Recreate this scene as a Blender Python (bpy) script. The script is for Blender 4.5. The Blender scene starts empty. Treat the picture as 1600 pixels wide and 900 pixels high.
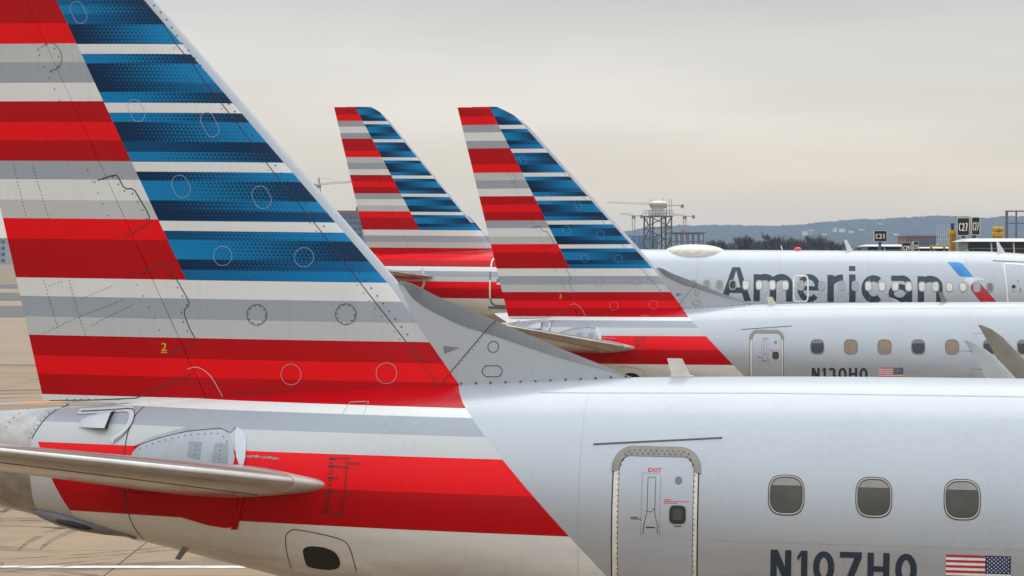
import bpy, bmesh, math, random
import numpy as np
from mathutils import Vector, Matrix
random.seed(7)
S = bpy.context.scene
COL = S.collection
R = math.radians

# ------------------------------------------------------------------ camera
cd = bpy.data.cameras.new('camera')
cam = bpy.data.objects.new('camera', cd); COL.objects.link(cam)
cam.location = (0, 0, 5.9)
cam.rotation_euler = (R(90 - 0.844), 0, 0)
cd.sensor_width = 36; cd.lens = 79.43; cd.clip_end = 20000
S.camera = cam

# ------------------------------------------------------------------ sky and sun (overcast)
SUN_EL, SUN_AZ = R(56), R(14)          # azimuth measured from +Y, clockwise
w = bpy.data.worlds.new('World'); S.world = w; w.use_nodes = True
nt = w.node_tree; nd = nt.nodes; lk = nt.links
nd.clear()
wo = nd.new('ShaderNodeOutputWorld'); bg = nd.new('ShaderNodeBackground')
bg.inputs['Strength'].default_value = 0.1
sky = nd.new('ShaderNodeTexSky'); sky.sky_type = 'NISHITA'; sky.sun_disc = False
sky.sun_elevation = SUN_EL; sky.sun_rotation = SUN_AZ
tc = nd.new('ShaderNodeTexCoord'); sp = nd.new('ShaderNodeSeparateXYZ')
lk.new(tc.outputs['Generated'], sp.inputs[0])
rp = nd.new('ShaderNodeValToRGB')       # cloud deck brightness by elevation (sine)
cr = rp.color_ramp
for pos, c in ((0.0, (8.2, 6.5, 4.5)), (0.025, (8.05, 6.85, 5.25)), (0.055, (7.75, 6.98, 5.95)), (0.085, (7.0, 6.62, 6.0)), (0.115, (6.05, 5.85, 5.55)), (0.3, (9.4, 9.6, 9.7)), (0.6, (14.6, 15.4, 16.2)), (1.0, (19.0, 20.3, 21.6))):
    if pos == 0.0: e = cr.elements[0]; e.position = 0
    elif pos == 1.0: e = cr.elements[-1]; e.position = 1
    else: e = cr.elements.new(pos)
    e.color = (c[0] / 22, c[1] / 22, c[2] / 22, 1)
lk.new(sp.outputs['Z'], rp.inputs[0])
mp = nd.new('ShaderNodeMapping'); mp.inputs['Scale'].default_value = (1.6, 1.6, 11)
lk.new(tc.outputs['Generated'], mp.inputs[0])
nz = nd.new('ShaderNodeTexNoise'); nz.inputs['Scale'].default_value = 2.0; nz.inputs['Detail'].default_value = 5
lk.new(mp.outputs[0], nz.inputs['Vector'])
mr = nd.new('ShaderNodeMapRange'); mr.inputs[1].default_value = .32; mr.inputs[2].default_value = .7
mr.inputs[3].default_value = 22 * .86; mr.inputs[4].default_value = 22 * 1.08
lk.new(nz.outputs['Fac'], mr.inputs[0])
ml = nd.new('ShaderNodeVectorMath'); ml.operation = 'SCALE'
lk.new(rp.outputs[0], ml.inputs[0]); lk.new(mr.outputs[0], ml.inputs['Scale'])
mx = nd.new('ShaderNodeMix'); mx.data_type = 'RGBA'; mx.inputs['Factor'].default_value = .92
lk.new(sky.outputs[0], mx.inputs['A']); lk.new(ml.outputs[0], mx.inputs['B'])
lk.new(mx.outputs['Result'], bg.inputs['Color']); lk.new(bg.outputs[0], wo.inputs['Surface'])

sl = bpy.data.lights.new('sun', 'SUN'); sl.energy = .55; sl.angle = R(45); sl.color = (1, .95, .88)
so = bpy.data.objects.new('sun', sl); COL.objects.link(so)
sd = Vector((math.sin(SUN_AZ) * math.cos(SUN_EL), math.cos(SUN_AZ) * math.cos(SUN_EL), math.sin(SUN_EL)))
so.rotation_euler = sd.to_track_quat('Z', 'Y').to_euler(); so.location = (0, -20, 60)

V = S.view_settings
V.view_transform = 'Standard'; V.look = 'None'; V.gamma = 1; V.exposure = 0.14; V.use_curve_mapping = False
S.cycles.use_denoising = True
S.cycles.max_bounces = 6; S.cycles.volume_bounces = 0
S.cycles.caustics_reflective = False; S.cycles.caustics_refractive = False

# ------------------------------------------------------------------ node helper
class X:
    def __init__(s, g, k): s.g, s.k = g, k
    def op(s, o, *a, clamp=False):
        n = s.g.nodes.new('ShaderNodeMath'); n.operation = o; n.use_clamp = clamp
        for i, v in enumerate((s,) + a):
            if isinstance(v, X): s.g.links.new(v.k, n.inputs[i])
            else: n.inputs[i].default_value = v
        return X(s.g, n.outputs[0])
    def __add__(s, o): return s.op('ADD', o)
    def __sub__(s, o): return s.op('SUBTRACT', o)
    def __mul__(s, o): return s.op('MULTIPLY', o)
    def __truediv__(s, o): return s.op('DIVIDE', o)
    def __gt__(s, o): return s.op('GREATER_THAN', o)
    def __lt__(s, o): return s.op('LESS_THAN', o)
def mixc(g, f, a, b, mode='MIX'):
    n = g.nodes.new('ShaderNodeMix'); n.data_type = 'RGBA'; n.blend_type = mode
    for key, v in (('Factor', f), ('A', a), ('B', b)):
        i = n.inputs[key] if key == 'Factor' else [q for q in n.inputs if q.name == key and q.type == 'RGBA'][0]
        if isinstance(v, X): g.links.new(v.k, i)
        elif isinstance(v, tuple): i.default_value = (*v, 1)
        else: i.default_value = v
    return X(g, [q for q in n.outputs if q.type == 'RGBA'][0])
def ramp(g, f, stops, interp='CONSTANT'):
    n = g.nodes.new('ShaderNodeValToRGB'); c = n.color_ramp; c.interpolation = interp
    for i, (p, col) in enumerate(stops):
        if i == 0: e = c.elements[0]
        elif i == 1: e = c.elements[1]
        else: e = c.elements.new(min(p, 1))
        e.position = min(max(p, 0), 1); e.color = (*col, 1)
    g.links.new(f.k, n.inputs[0]); return X(g, n.outputs[0])
def noise(g, vec, scale, detail=3, mapscale=None, rough=.5):
    if mapscale:
        m = g.nodes.new('ShaderNodeMapping'); m.inputs['Scale'].default_value = mapscale
        g.links.new(vec, m.inputs[0]); vec = m.outputs[0]
    n = g.nodes.new('ShaderNodeTexNoise'); n.inputs['Scale'].default_value = scale
    n.inputs['Detail'].default_value = detail; n.inputs['Roughness'].default_value = rough
    g.links.new(vec, n.inputs['Vector']); return X(g, n.outputs['Fac'])
def newmat(name):
    m = bpy.data.materials.new(name); m.use_nodes = True
    g = m.node_tree; b = g.nodes['Principled BSDF']
    t = g.nodes.new('ShaderNodeTexCoord')
    return m, g, b, t.outputs['Object']
MATS = {}
def mat(name, col, rough=.5, metal=0., var=.12, scale=6., bump=0., spec=.5, emit=None):
    if name in MATS: return MATS[name]
    m, g, b, oc = newmat(name)
    f = noise(g, oc, scale, 4)
    d = tuple(c * (1 - var) for c in col); l = tuple(min(1, c * (1 + var)) for c in col)
    c = mixc(g, f.op('MULTIPLY_ADD', 2.2, -.6, clamp=True), d, l)
    g.links.new(c.k, b.inputs['Base Color'])
    b.inputs['Roughness'].default_value = rough; b.inputs['Metallic'].default_value = metal
    b.inputs['Specular IOR Level'].default_value = spec
    if bump:
        bn = g.nodes.new('ShaderNodeBump'); bn.inputs['Strength'].default_value = bump; bn.inputs['Distance'].default_value = .02
        g.links.new(f.k, bn.inputs['Height']); g.links.new(bn.outputs[0], b.inputs['Normal'])
    if emit: b.inputs['Emission Color'].default_value = (*emit[0], 1); b.inputs['Emission Strength'].default_value = emit[1]
    MATS[name] = m; return m

RB, RD = (.78, .003, .007), (.44, .0015, .005)
LG, MG, WH = (.50, .51, .515), (.33, .36, .40), (.70, .70, .69)
BB, BM, BD, BN = (.003, .20, .46), (.002, .115, .29), (.0015, .06, .165), (.001, .020, .065)
SILVER = (.385, .41, .445)

def line(g, z, p):                       # x on the slanted line p = (x0, z0, dx/dz) at height z
    return (z - p[1]) * p[2] + p[0]
def livery(name, P):
    m, g, b, oc = newmat(name)
    s = g.nodes.new('ShaderNodeSeparateXYZ'); g.links.new(oc, s.inputs[0])
    x, z = X(g, s.outputs[0]), X(g, s.outputs[2])
    z0, gr = P['z0'], P['g']
    seq = [RD, RB, RD, LG, MG, WH, RD, RD, RB, LG, WH, MG, RD, RB, RD, WH, MG, LG, RB, RD, RD, MG, WH, MG, RB, RD, RD]
    fin = ramp(g, (z - z0) / (9 * gr), [(k / 27, c) for k, c in enumerate(seq)])
    f0 = P['fus'][0][0]
    fus = ramp(g, (z - f0) / (z0 - f0), [((q - f0) / (z0 - f0), c) for q, c in P['fus']])
    if 'redleft' in P:
        fus = mixc(g, (x < line(g, z, P['redleft'])) * (z < P['redtop']), fus, LG)
    stripe = mixc(g, z > z0, fus, fin)
    # blue field: rows of half a band, each fading from one blue to another along the fin
    z2 = z0 + 2 * gr
    G = [[(1, BM, BB), (1, BN, BM), (2, BB, BN), (1, BD, BB)],
         [(1, BN, BD), (1, BN, BB), (2, BB, BN), (1, BN, BB)],
         [(1, BB, BN), (1, BD, BN), (2, BN, BB), (1, BB, BN)],
         [(1, BB, BN), (1, BN, BM), (2, BN, BB), (1, BB, BN)],
         [(2, BN, BB), (1, BM, BN), (1, BB, BN), (1, BM, BN)]]
    L, Rr = [], []
    for i, rows in enumerate(G):
        q = 0
        for h, a, c in rows:
            L.append(((i + q / 6) / 5, a)); Rr.append(((i + q / 6) / 5, c)); q += h
    u = (z - z2) / gr
    fac = (u / 5).op('FRACT')
    xd, xl = line(g, z, P['div']), line(g, z, P['le'])
    t = ((x - xd) / (xl - xd)).op('MULTIPLY_ADD', 1.0, 0, clamp=True)
    t = t.op('SMOOTH_MIN', 1, .1)
    t = t * t * (t * -2 + 3)
    k = 2 * math.pi / P['dot']
    dot = ((x + z * .577) * k).op('COSINE') + ((x - z * .577) * k).op('COSINE') + ((z * 1.155) * k).op('COSINE')
    t = (t + dot * .16 * (t * (t * -1 + 1) * 4 + .25)).op('MULTIPLY_ADD', 1, 0, clamp=True)
    blue = mixc(g, t, ramp(g, fac, L), ramp(g, fac, Rr))
    blue = mixc(g, u.op('FRACT') > 5 / 6, blue, WH)
    col = mixc(g, (z > z2) * (x > xd), stripe, blue)
    lst = xl - P['strip'] + (z < P['zlow']) * 20
    bd = lst.op('MINIMUM', line(g, z, P['B1']).op('MAXIMUM', line(g, z, P['B2'])))
    isg = x > bd
    col = mixc(g, isg, col, SILVER)
    # wear: soft cloudy dirt and thin vertical run marks
    n1 = noise(g, oc, 1.1, 4, rough=.55); n2 = noise(g, oc, 3.0, 4, (7, 7, .35)); n3 = noise(g, oc, 2.5, 3, (.6, 1, 14))
    wear = (n1 * .16 + n2 * .16 + n3 * .08).op('MULTIPLY_ADD', -1, 1.19, clamp=True)
    gz = (z * -1 + P['grime']).op('MULTIPLY_ADD', 1.6, 0, clamp=True)
    gn = noise(g, oc, 1.4, 5, (.45, 1, 2.6), .62).op('MULTIPLY_ADD', 3.4, -1.25, clamp=True)
    col = mixc(g, gz * gn * .6, col, (.20, .15, .10))
    cw = g.nodes.new('ShaderNodeCombineXYZ')
    for i in range(3): g.links.new((wear if i < 2 else wear * .985).k, cw.inputs[i])
    col = mixc(g, 1.0, col, X(g, cw.outputs[0]), 'MULTIPLY')
    g.links.new(col.k, b.inputs['Base Color'])
    g.links.new((isg * .22).k, b.inputs['Metallic'])
    g.links.new((n1 * .12 + .2).k, b.inputs['Roughness']); g.links.new((isg * .35 + .17).k, b.inputs['Specular IOR Level'])
    bn = g.nodes.new('ShaderNodeBump'); bn.inputs['Strength'].default_value = .2; bn.inputs['Distance'].default_value = .01
    rip = (x * 13.).op('SINE') * .05 + noise(g, oc, 1.2, 1) + noise(g, oc, 2.2, 2, (1, 1, 3)) * .35
    g.links.new(rip.k, bn.inputs['Height']); g.links.new(bn.outputs[0], b.inputs['Normal'])
    return m

# ------------------------------------------------------------------ mesh helpers
def tag(o, label, cat, group=None, kind=None):
    if label: o['label'] = label
    if cat: o['category'] = cat
    if group: o['group'] = group
    if kind: o['kind'] = kind
    return o
def thing(name, label, cat, loc=(0, 0, 0), rot=(0, 0, 0), group=None):
    o = bpy.data.objects.new(name, None); COL.objects.link(o); o.empty_display_size = .3
    o.location = loc; o.rotation_euler = rot
    return tag(o, label, cat, group)
def obj(name, data, m=None, parent=None, smooth=False, sharp=None):
    if isinstance(data, bmesh.types.BMesh):
        me = bpy.data.meshes.new(name); data.normal_update(); data.to_mesh(me); data.free()
    elif isinstance(data, bpy.types.Mesh): me = data
    else:
        me = bpy.data.meshes.new(name); me.from_pydata([tuple(v) for v in data[0]], [], data[1])
    if m and not me.materials: me.materials.append(m)
    if smooth:
        for p in me.polygons: p.use_smooth = True
        if sharp: me.set_sharp_from_angle(angle=R(sharp))
    o = bpy.data.objects.new(name, me); COL.objects.link(o)
    if parent: o.parent = parent
    return o
class MB:
    def __init__(s): s.v, s.f = [], []
    def add(s, v, f):
        n = len(s.v); s.v += [tuple(q) for q in v]; s.f += [tuple(i + n for i in q) for q in f]; return s
    def box(s, a, b):
        (x0, y0, z0), (x1, y1, z1) = a, b
        return s.add([(x0, y0, z0), (x1, y0, z0), (x1, y1, z0), (x0, y1, z0), (x0, y0, z1), (x1, y0, z1), (x1, y1, z1), (x0, y1, z1)],
                     [(3, 2, 1, 0), (4, 5, 6, 7), (0, 1, 5, 4), (1, 2, 6, 5), (2, 3, 7, 6), (3, 0, 4, 7)])
    def bar(s, a, b, r, r2=None, n=4):
        a, b = Vector(a), Vector(b); d = (b - a)
        if d.length < 1e-6: return s
        d.normalize(); u = d.cross(Vector((0, 0, 1)) if abs(d.z) < .95 else Vector((1, 0, 0))).normalized(); q = d.cross(u)
        r2 = r if r2 is None else r2; v = []
        for p, rr in ((a, r), (b, r2)):
            for i in range(n):
                an = 2 * math.pi * (i + .5) / n; v.append(p + u * rr * math.cos(an) + q * rr * math.sin(an))
        f = [(i, (i + 1) % n, n + (i + 1) % n, n + i) for i in range(n)] + [tuple(range(n))[::-1], tuple(range(n, 2 * n))]
        return s.add(v, f)
    def lathe(s, prof, c=(0, 0, 0), axis='Z', n=24):
        v = []; f = []
        for (r, h) in prof:
            for i in range(n):
                a = 2 * math.pi * i / n; p = (r * math.cos(a), r * math.sin(a), h)
                if axis == 'X': p = (h, p[0], p[1])
                if axis == 'Y': p = (p[0], h, p[1])
                v.append((p[0] + c[0], p[1] + c[1], p[2] + c[2]))
        for j in range(len(prof) - 1):
            for i in range(n):
                f.append((j * n + i, j * n + (i + 1) % n, (j + 1) * n + (i + 1) % n, (j + 1) * n + i))
        f += [tuple(range(n))[::-1], tuple(range((len(prof) - 1) * n, len(prof) * n))]
        return s.add(v, f)
    def d(s): return (s.v, s.f)
def loft(rings, caps=True):
    n = len(rings[0]); v = [p for r in rings for p in r]; f = []
    for j in range(len(rings) - 1):
        for i in range(n):
            f.append((j * n + i, j * n + (i + 1) % n, (j + 1) * n + (i + 1) % n, (j + 1) * n + i))
    if caps: f += [tuple(range(n))[::-1], tuple(range((len(rings) - 1) * n, len(rings) * n))]
    bm = bmesh.new(); vs = [bm.verts.new(p) for p in v]
    for q in f:
        try: bm.faces.new([vs[i] for i in q])
        except ValueError: pass
    bmesh.ops.recalc_face_normals(bm, faces=bm.faces)
    return bm
def pchip(xs, ys):
    xs, ys = np.array(xs, float), np.array(ys, float); h = np.diff(xs); d = np.diff(ys) / h
    m = np.zeros(len(xs)); m[0], m[-1] = d[0], d[-1]
    for i in range(1, len(xs) - 1):
        if d[i - 1] * d[i] > 0:
            w1, w2 = 2 * h[i] + h[i - 1], h[i] + 2 * h[i - 1]; m[i] = (w1 + w2) / (w1 / d[i - 1] + w2 / d[i])
    def f(x):
        x = min(max(x, xs[0]), xs[-1]); i = min(max(int(np.searchsorted(xs, x)) - 1, 0), len(xs) - 2)
        t = (x - xs[i]) / h[i]
        return float((2 * t**3 - 3 * t**2 + 1) * ys[i] + (t**3 - 2 * t**2 + t) * h[i] * m[i] + (-2 * t**3 + 3 * t**2) * ys[i + 1] + (t**3 - t**2) * h[i] * m[i + 1])
    return f
class Body:                                # fuselage given by stations (x, top, bottom, half width)
    def __init__(s, st, mid=.54, fair=None):
        s.fair = fair
        st = sorted(st); xs = [q[0] for q in st]; s.x0, s.x1 = xs[0], xs[-1]; s.mid = mid
        s.t, s.b, s.w = (pchip(xs, [q[i] for q in st]) for i in (1, 2, 3))
    def y(s, x, z):
        t, b, w = s.t(x), s.b(x), s.w(x); c = b + (t - b) * s.mid
        q = (z - c) / ((t - c) if z > c else (c - b))
        y = w * math.sqrt(max(0., 1 - min(1, abs(q)) ** 2))
        return y + s.bulge(x, z) * (y > .02)
    def bulge(s, x, z):
        if not s.fair: return 0.
        a, fx, fz, sx, sz = s.fair; sx *= 1.7 if x > fx else 1
        return a * math.exp(-((x - fx) / sx) ** 2 - abs((z - fz) / sz) ** 4)
    def mesh(s, xa, xb, step, n=112, caps=True):
        rings = []; k = max(2, int((xb - xa) / step))
        for j in range(k + 1):
            x = xa + (xb - xa) * j / k; t, b, w = s.t(x), s.b(x), s.w(x); c = b + (t - b) * s.mid; r = []
            for i in range(n):
                a = 2 * math.pi * i / n; sn = math.sin(a)
                zz = c + sn * ((t - c) if sn > 0 else (c - b)); r.append((x, w * math.cos(a) + math.copysign(s.bulge(x, zz) * (abs(w * math.cos(a)) > .02), math.cos(a)), zz))
            rings.append(r)
        return loft(rings, caps)
def naca(s, t): return 5 * t * (.2969 * math.sqrt(max(s, 0)) - .126 * s - .3516 * s * s + .2843 * s**3 - .1015 * s**4)
class Fin:
    def __init__(s, te, le, ztop, zr, ext, t=.1):
        s.te_, s.le_, s.zt, s.zr, s.ext, s.t = te, le, ztop, zr, ext, t
    def te(s, z): return s.te_[0] + (z - s.te_[1]) * s.te_[2]
    def le(s, z):
        x = s.le_[0] + (z - s.le_[1]) * s.le_[2]
        if z > s.zr: x -= s.ext * ((z - s.zr) / (s.zt - s.zr)) ** 2.6
        return x
    def y(s, x, z):
        a, b = s.te(z), s.le(z); q = (b - x) / (b - a)
        return max(naca(min(max(q, 0), 1), s.t) * (b - a), .004)
    def mesh(s, q0, q1, za, zb, rows=70, n=22):
        rings = []
        for j in range(rows + 1):
            z = za + (zb - za) * (1 - (1 - j / rows) ** 1.4); a, b = s.te(z), s.le(z); c = b - a; up = []
            for i in range(n + 1):
                e = i / n; q = q0 + (q1 - q0) * (e ** 2 if q0 == 0 else e)
                h = naca(q, s.t) * c
                if z > s.zt - .06: h *= max(.3, math.sqrt(max(0, 1 - ((z - s.zt + .06) / .065) ** 2)))
                up.append((b - q * c, h, z))
            up2 = [(p[0], -p[1], p[2]) for p in (up[1:] if q0 == 0 else up)]
            rings.append(up + up2[::-1])
        return loft(rings)
def wing(sections, n=16):                   # section: xLE, xTE, y, z, thickness ratio, cant (rad)
    rings = []
    for xl, xt, y, z, t, ca in sections:
        c = xl - xt; up, lo = [], []
        for i in range(n + 1):
            q = (i / n) ** 2; h = naca(q, t) * c
            up.append((xl - q * c, y - h * math.sin(ca), z + h * math.cos(ca)))
            if 0 < i: lo.append((xl - q * c, y + h * math.sin(ca), z - h * math.cos(ca)))
        rings.append(up + lo[::-1])
    return loft(rings)

# ---- pieces laid on a curved skin: outlines in (x, z) that follow the surface on the side facing the stand
def onskin(bm, surf, off, step=.06):
    zs = [v.co.z for v in bm.verts]; xs = [v.co.x for v in bm.verts]
    def cut(lo, hi, st, no, ax):
        k = math.ceil(lo / st) * st
        while k < hi:
            if k - lo > 1e-4 and hi - k > 1e-4:
                co = [0, 0, 0]; co[ax] = k
                bmesh.ops.bisect_plane(bm, geom=bm.verts[:] + bm.edges[:] + bm.faces[:], plane_co=co, plane_no=no, dist=1e-6)
            k += st
    cut(min(zs), max(zs), step, (0, 0, 1), 2); cut(min(xs), max(xs), .25, (1, 0, 0), 0)
    for v in bm.verts: v.co.y = -(surf(v.co.x, v.co.z) + off)
def patch(poly, surf, off=.004, thick=0, step=.06):
    bm = bmesh.new(); vs = [bm.verts.new((p[0], 0, p[1])) for p in poly]
    f = bm.faces.new(vs); bm.normal_update()
    if f.normal.y > 0: f.normal_flip()
    onskin(bm, surf, off, step)
    if thick:
        be = [e for e in bm.edges if e.is_boundary]
        r = bmesh.ops.extrude_edge_only(bm, edges=be)
        for v in [q for q in r['geom'] if isinstance(q, bmesh.types.BMVert)]: v.co.y += thick
        bmesh.ops.recalc_face_normals(bm, faces=bm.faces)
    return bm
def strip(pts, w, surf, off=.004, closed=False, step=.05, mb=None):
    P = [Vector((p[0], p[1])) for p in pts]
    if closed: P.append(P[0])
    Q = [P[0]]
    for a, b in zip(P, P[1:]):
        k = max(1, int((b - a).length / step)); Q += [a.lerp(b, (i + 1) / k) for i in range(k)]
    v, f = [], []
    for i, p in enumerate(Q):
        a, b = Q[max(i - 1, 0)], Q[min(i + 1, len(Q) - 1)]
        if closed and i in (0, len(Q) - 1): a, b = Q[-2], Q[1]
        d = (b - a).normalized() if (b - a).length > 1e-9 else Vector((1, 0)); n = Vector((-d.y, d.x)) * w / 2
        for q in (p + n, p - n): v.append((q.x, -(surf(q.x, q.y) + off), q.y))
        if i: f.append((2 * i - 2, 2 * i - 1, 2 * i + 1, 2 * i))
    mb = mb or MB(); mb.add(v, f); return mb
def rivets(pts, gap, r, surf, off=.005, mb=None):
    mb = mb or MB(); P = [Vector(p) for p in pts]; acc = 0
    for a, b in zip(P, P[1:]):
        L = (b - a).length
        while acc < L:
            p = a.lerp(b, acc / L)
            v = [(p.x + r * math.cos(i * math.pi / 3), 0, p.y + r * math.sin(i * math.pi / 3)) for i in range(6)]
            v = [(q[0], -(surf(q[0], q[2]) + off), q[2]) for q in v]
            mb.add(v, [(5, 4, 3, 2, 1, 0)]); acc += gap
        acc -= L
    return mb
def oval(cx, cz, rx, rz, n=28, p=2., tilt=0, stad=0):
    o = []
    for i in range(n):
        a = 2 * math.pi * i / n; c, s = math.cos(a), math.sin(a)
        x = rx * math.copysign(abs(c) ** (2 / p), c); z = rz * math.copysign(abs(s) ** (2 / p), s)
        if stad: z += stad * (1 if s > 0 else -1)
        o.append((cx + x * math.cos(tilt) - z * math.sin(tilt), cz + x * math.sin(tilt) + z * math.cos(tilt)))
    return o
def ringprofile(fn, prof, surf):             # fn(scale) -> outline; prof: list of (scale, offset)
    v, f = [], []
    for sc, off in prof:
        o = fn(sc); n = len(o); v += [(p[0], -(surf(p[0], p[1]) + off), p[1]) for p in o]
    for j in range(len(prof) - 1):
        for i in range(n): f.append((j * n + i, j * n + (i + 1) % n, (j + 1) * n + (i + 1) % n, (j + 1) * n + i))
    return (v, f)
def text2d(body, x0, x1, z0, z1, weight=0., shear=0.):
    c = bpy.data.curves.new('letters', 'FONT'); c.body = body; c.size = 1; c.offset = weight; c.resolution_u = 4; c.shear = shear
    o = bpy.data.objects.new('letters', c); COL.objects.link(o)
    me = bpy.data.meshes.new_from_object(o.evaluated_get(bpy.context.evaluated_depsgraph_get()))
    bpy.data.objects.remove(o); bpy.data.curves.remove(c)
    bm = bmesh.new(); bm.from_mesh(me); bpy.data.meshes.remove(me)
    xs = [v.co.x for v in bm.verts]; ys = [v.co.y for v in bm.verts]
    ax, bx, ay, by = min(xs), max(xs), min(ys), max(ys)
    if x1 is None: x1 = x0 + (bx - ax) * (z1 - z0) / (by - ay)
    for v in bm.verts:
        v.co = (x0 + (v.co.x - ax) / (bx - ax) * (x1 - x0), 0, z0 + (v.co.y - ay) / (by - ay) * (z1 - z0))
    bmesh.ops.remove_doubles(bm, verts=bm.verts, dist=1e-5)
    return bm
def letters(body, x0, x1, z0, z1, surf, off=.004, weight=0., step=.06):
    bm = text2d(body, x0, x1, z0, z1, weight); onskin(bm, surf, off, step); return bm

def stroke_letter(ch, x0, x1, z0, z1, s, surf, off=.006):
    mb = MB(); k = [0]; W, H = x1 - x0, z1 - z0
    if ch in 'ea': s *= .86
    def poly(p):
        bm = patch(p, surf, off + .0012 * k[0], 0, .1); k[0] += 1
        bm.verts.index_update(); mb.add([v.co[:] for v in bm.verts], [[v.index for v in f.verts] for f in bm.faces]); bm.free()
    def rect(a, b, c, d): poly([(a, b), (c, b), (c, d), (a, d)])
    def arc(cx, cz, rx, rz, a0, a1, n=26):
        strip([(cx + (rx - s / 2) * math.cos(R(a0 + (a1 - a0) * i / n)), cz + (rz - s / 2) * math.sin(R(a0 + (a1 - a0) * i / n))) for i in range(n + 1)], s, surf, off + .0012 * k[0], False, 9, mb); k[0] += 1
    cx, cz, h = (x0 + x1) / 2, (z0 + z1) / 2, s / 2
    if ch == 'A':
        poly([(x0, z0), (x0 + s * 1.08, z0), (cx + s * .12, z1), (cx - s * .62, z1)]); poly([(x1 - s * 1.08, z0), (x1, z0), (cx + s * .62, z1), (cx - s * .12, z1)])
        rect(x0 + W * .22, z0 + H * .24, x1 - W * .22, z0 + H * .24 + s * .85)
    elif ch in 'mnr':
        rect(x0, z0, x0 + s, z1 - .02)
        if ch == 'r': arc(x0 + W * .95, z1 - H * .42, W * .95, H * .42, 90, 180, 14)
        else:
            n = 2 if ch == 'm' else 1; w = (W - s) / n + s
            for i in range(n):
                a = x0 + i * (w - s); arc(a + w / 2, z1 - H * .38, w / 2, H * .38, 0, 172, 20); rect(a + w - s, z0, a + w, z1 - H * .38)
    elif ch == 'i':
        zd = z0 + H * .765; rect(x0, z0, x1, zd); rect(x0, z1 - W * .78, x1, z1)
    elif ch == 'c': arc(x0 + W * .58, cz, W * .58, H / 2, 52, 308)
    elif ch == 'e':
        arc(cx, cz, W / 2, H / 2, -4, 318); rect(x0 + s * .6, cz - s * .42, x1 - .01, cz + s * .36)
    elif ch == 'a':
        rect(x1 - s, z0 + .01, x1, z1 - H * .34); arc(x1 - W * .42, z1 - H * .36, W * .42, H * .36, 0, 112, 16); rect(x0 + W * .12, z1 - s * 1.0, x1 - W * .42, z1 - s * .05)
        arc(x0 + W * .47, z0 + H * .345, W * .47, H * .345, 20, 360)
    elif ch == 'N':
        rect(x0, z0, x0 + s, z1); rect(x1 - s, z0, x1, z1); poly([(x0, z1), (x1 - s * 1.15, z0), (x1, z0), (x0 + s * 1.15, z1)])
    elif ch == 'H': rect(x0, z0, x0 + s, z1); rect(x1 - s, z0, x1, z1); rect(x0 + s, cz - h * .9, x1 - s, cz + h * .9)
    elif ch == '1': rect(x1 - s, z0, x1, z1); poly([(x0, z1 - H * .2), (x0 + W * .1, z1 - H * .2 - s * .7), (x1 - s, z1 - H * .16), (x1 - s, z1)])
    elif ch in '0Q':
        arc(cx, cz, W / 2, H / 2, 0, 360, 40)
        if ch == 'Q': poly([(cx, z0 + H * .18), (cx + s * .6, z0 + H * .3), (x1 + s * .2, z0 + s * .3), (x1 - s * .4, z0 - s * .3)])
    elif ch == 'C': arc(x0 + W * .56, cz, W * .56, H / 2, 48, 312)
    elif ch == '2':
        arc(cx - W * .04, z1 - H * .3, W * .48, H * .3, -25, 165, 18); poly([(x0, z0 + s * .5), (x0 + s * 1.2, z0 + s * .5), (x1 - s * .1, z1 - H * .42), (x1 - s * 1.1, z1 - H * .36)]); rect(x0, z0, x1, z0 + s)
    elif ch == '9': arc(cx, z1 - H * .3, W / 2, H * .3, 0, 360, 30); arc(x0 + W * .1, cz, W * .9, H / 2, -70, 20, 14)
    elif ch == '7': rect(x0, z1 - s * .95, x1, z1); poly([(x0 + W * .2, z0), (x0 + W * .2 + s * 1.1, z0), (x1, z1 - s * .9), (x1 - s * 1.15, z1 - s * .9)])
    elif ch == '3':
        arc(x0 + W * .45, z1 - H * .27, W * .5, H * .27, -70, 150, 20); arc(x0 + W * .45, z0 + H * .29, W * .55, H * .29, -150, 75, 20)
    return mb.d()

M_seam = mat('seam_line', (.055, .052, .05), .8, 0, .3, 4, 0, .15); M_rivet = mat('rivet_head', (.05, .05, .052), .6, 0, .3, 4, 0, .2)
M_lightseam = mat('pale_seam', (.5, .52, .54), .5)
M_paleblue = mat('pale_cover_seam', (.30, .36, .42), .5)
M_alu = mat('bare_aluminium', (.62, .6, .57), .2, 1., .1, 3)
M_steel = mat('dull_steel', (.34, .32, .3), .42, .85, .2, 8)
M_white = mat('white_paint', (.72, .72, .70), .35); M_offwhite = mat('ivory_paint', (.62, .59, .52), .45, 0, .15, 8)
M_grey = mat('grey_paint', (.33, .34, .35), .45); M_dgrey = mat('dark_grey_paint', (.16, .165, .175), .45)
M_palegrey = mat('pale_grey_paint', (.52, .55, .58), .35, 0, .1, 3)
M_black = mat('black_rubber', (.012, .012, .013), .5); M_navy = mat('navy_lettering', (.012, .028, .048), .35, 0, .05)
M_glass = mat('cabin_glass', (.045, .043, .030), .1, 0, .25, 5); M_dglass = mat('dark_cabin_glass', (.025, .026, .03), .12)
M_panegrey = mat('pane_grey', (.24, .235, .215), .3); M_wframe = mat('window_frame_metal', (.40, .375, .34), .4, .1); M_tan = mat('tan_blind', (.24, .17, .12), .3, 0, .1)
M_whiteblind = mat('white_blind', (.68, .66, .6), .35)
M_red = mat('red_lettering', (.55, .02, .02), .4); M_redlamp = mat('red_beacon', (.75, .02, .05), .25)
M_yellowmark = mat('yellow_marking', (.75, .42, .02), .5)
M_scuff = mat('scuff_plate_metal', (.22, .195, .17), .4, .15, .15, 9)
M_stab = mat('stabilizer_metal', (.50, .47, .43), .22, .75, .12, 3)
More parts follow.
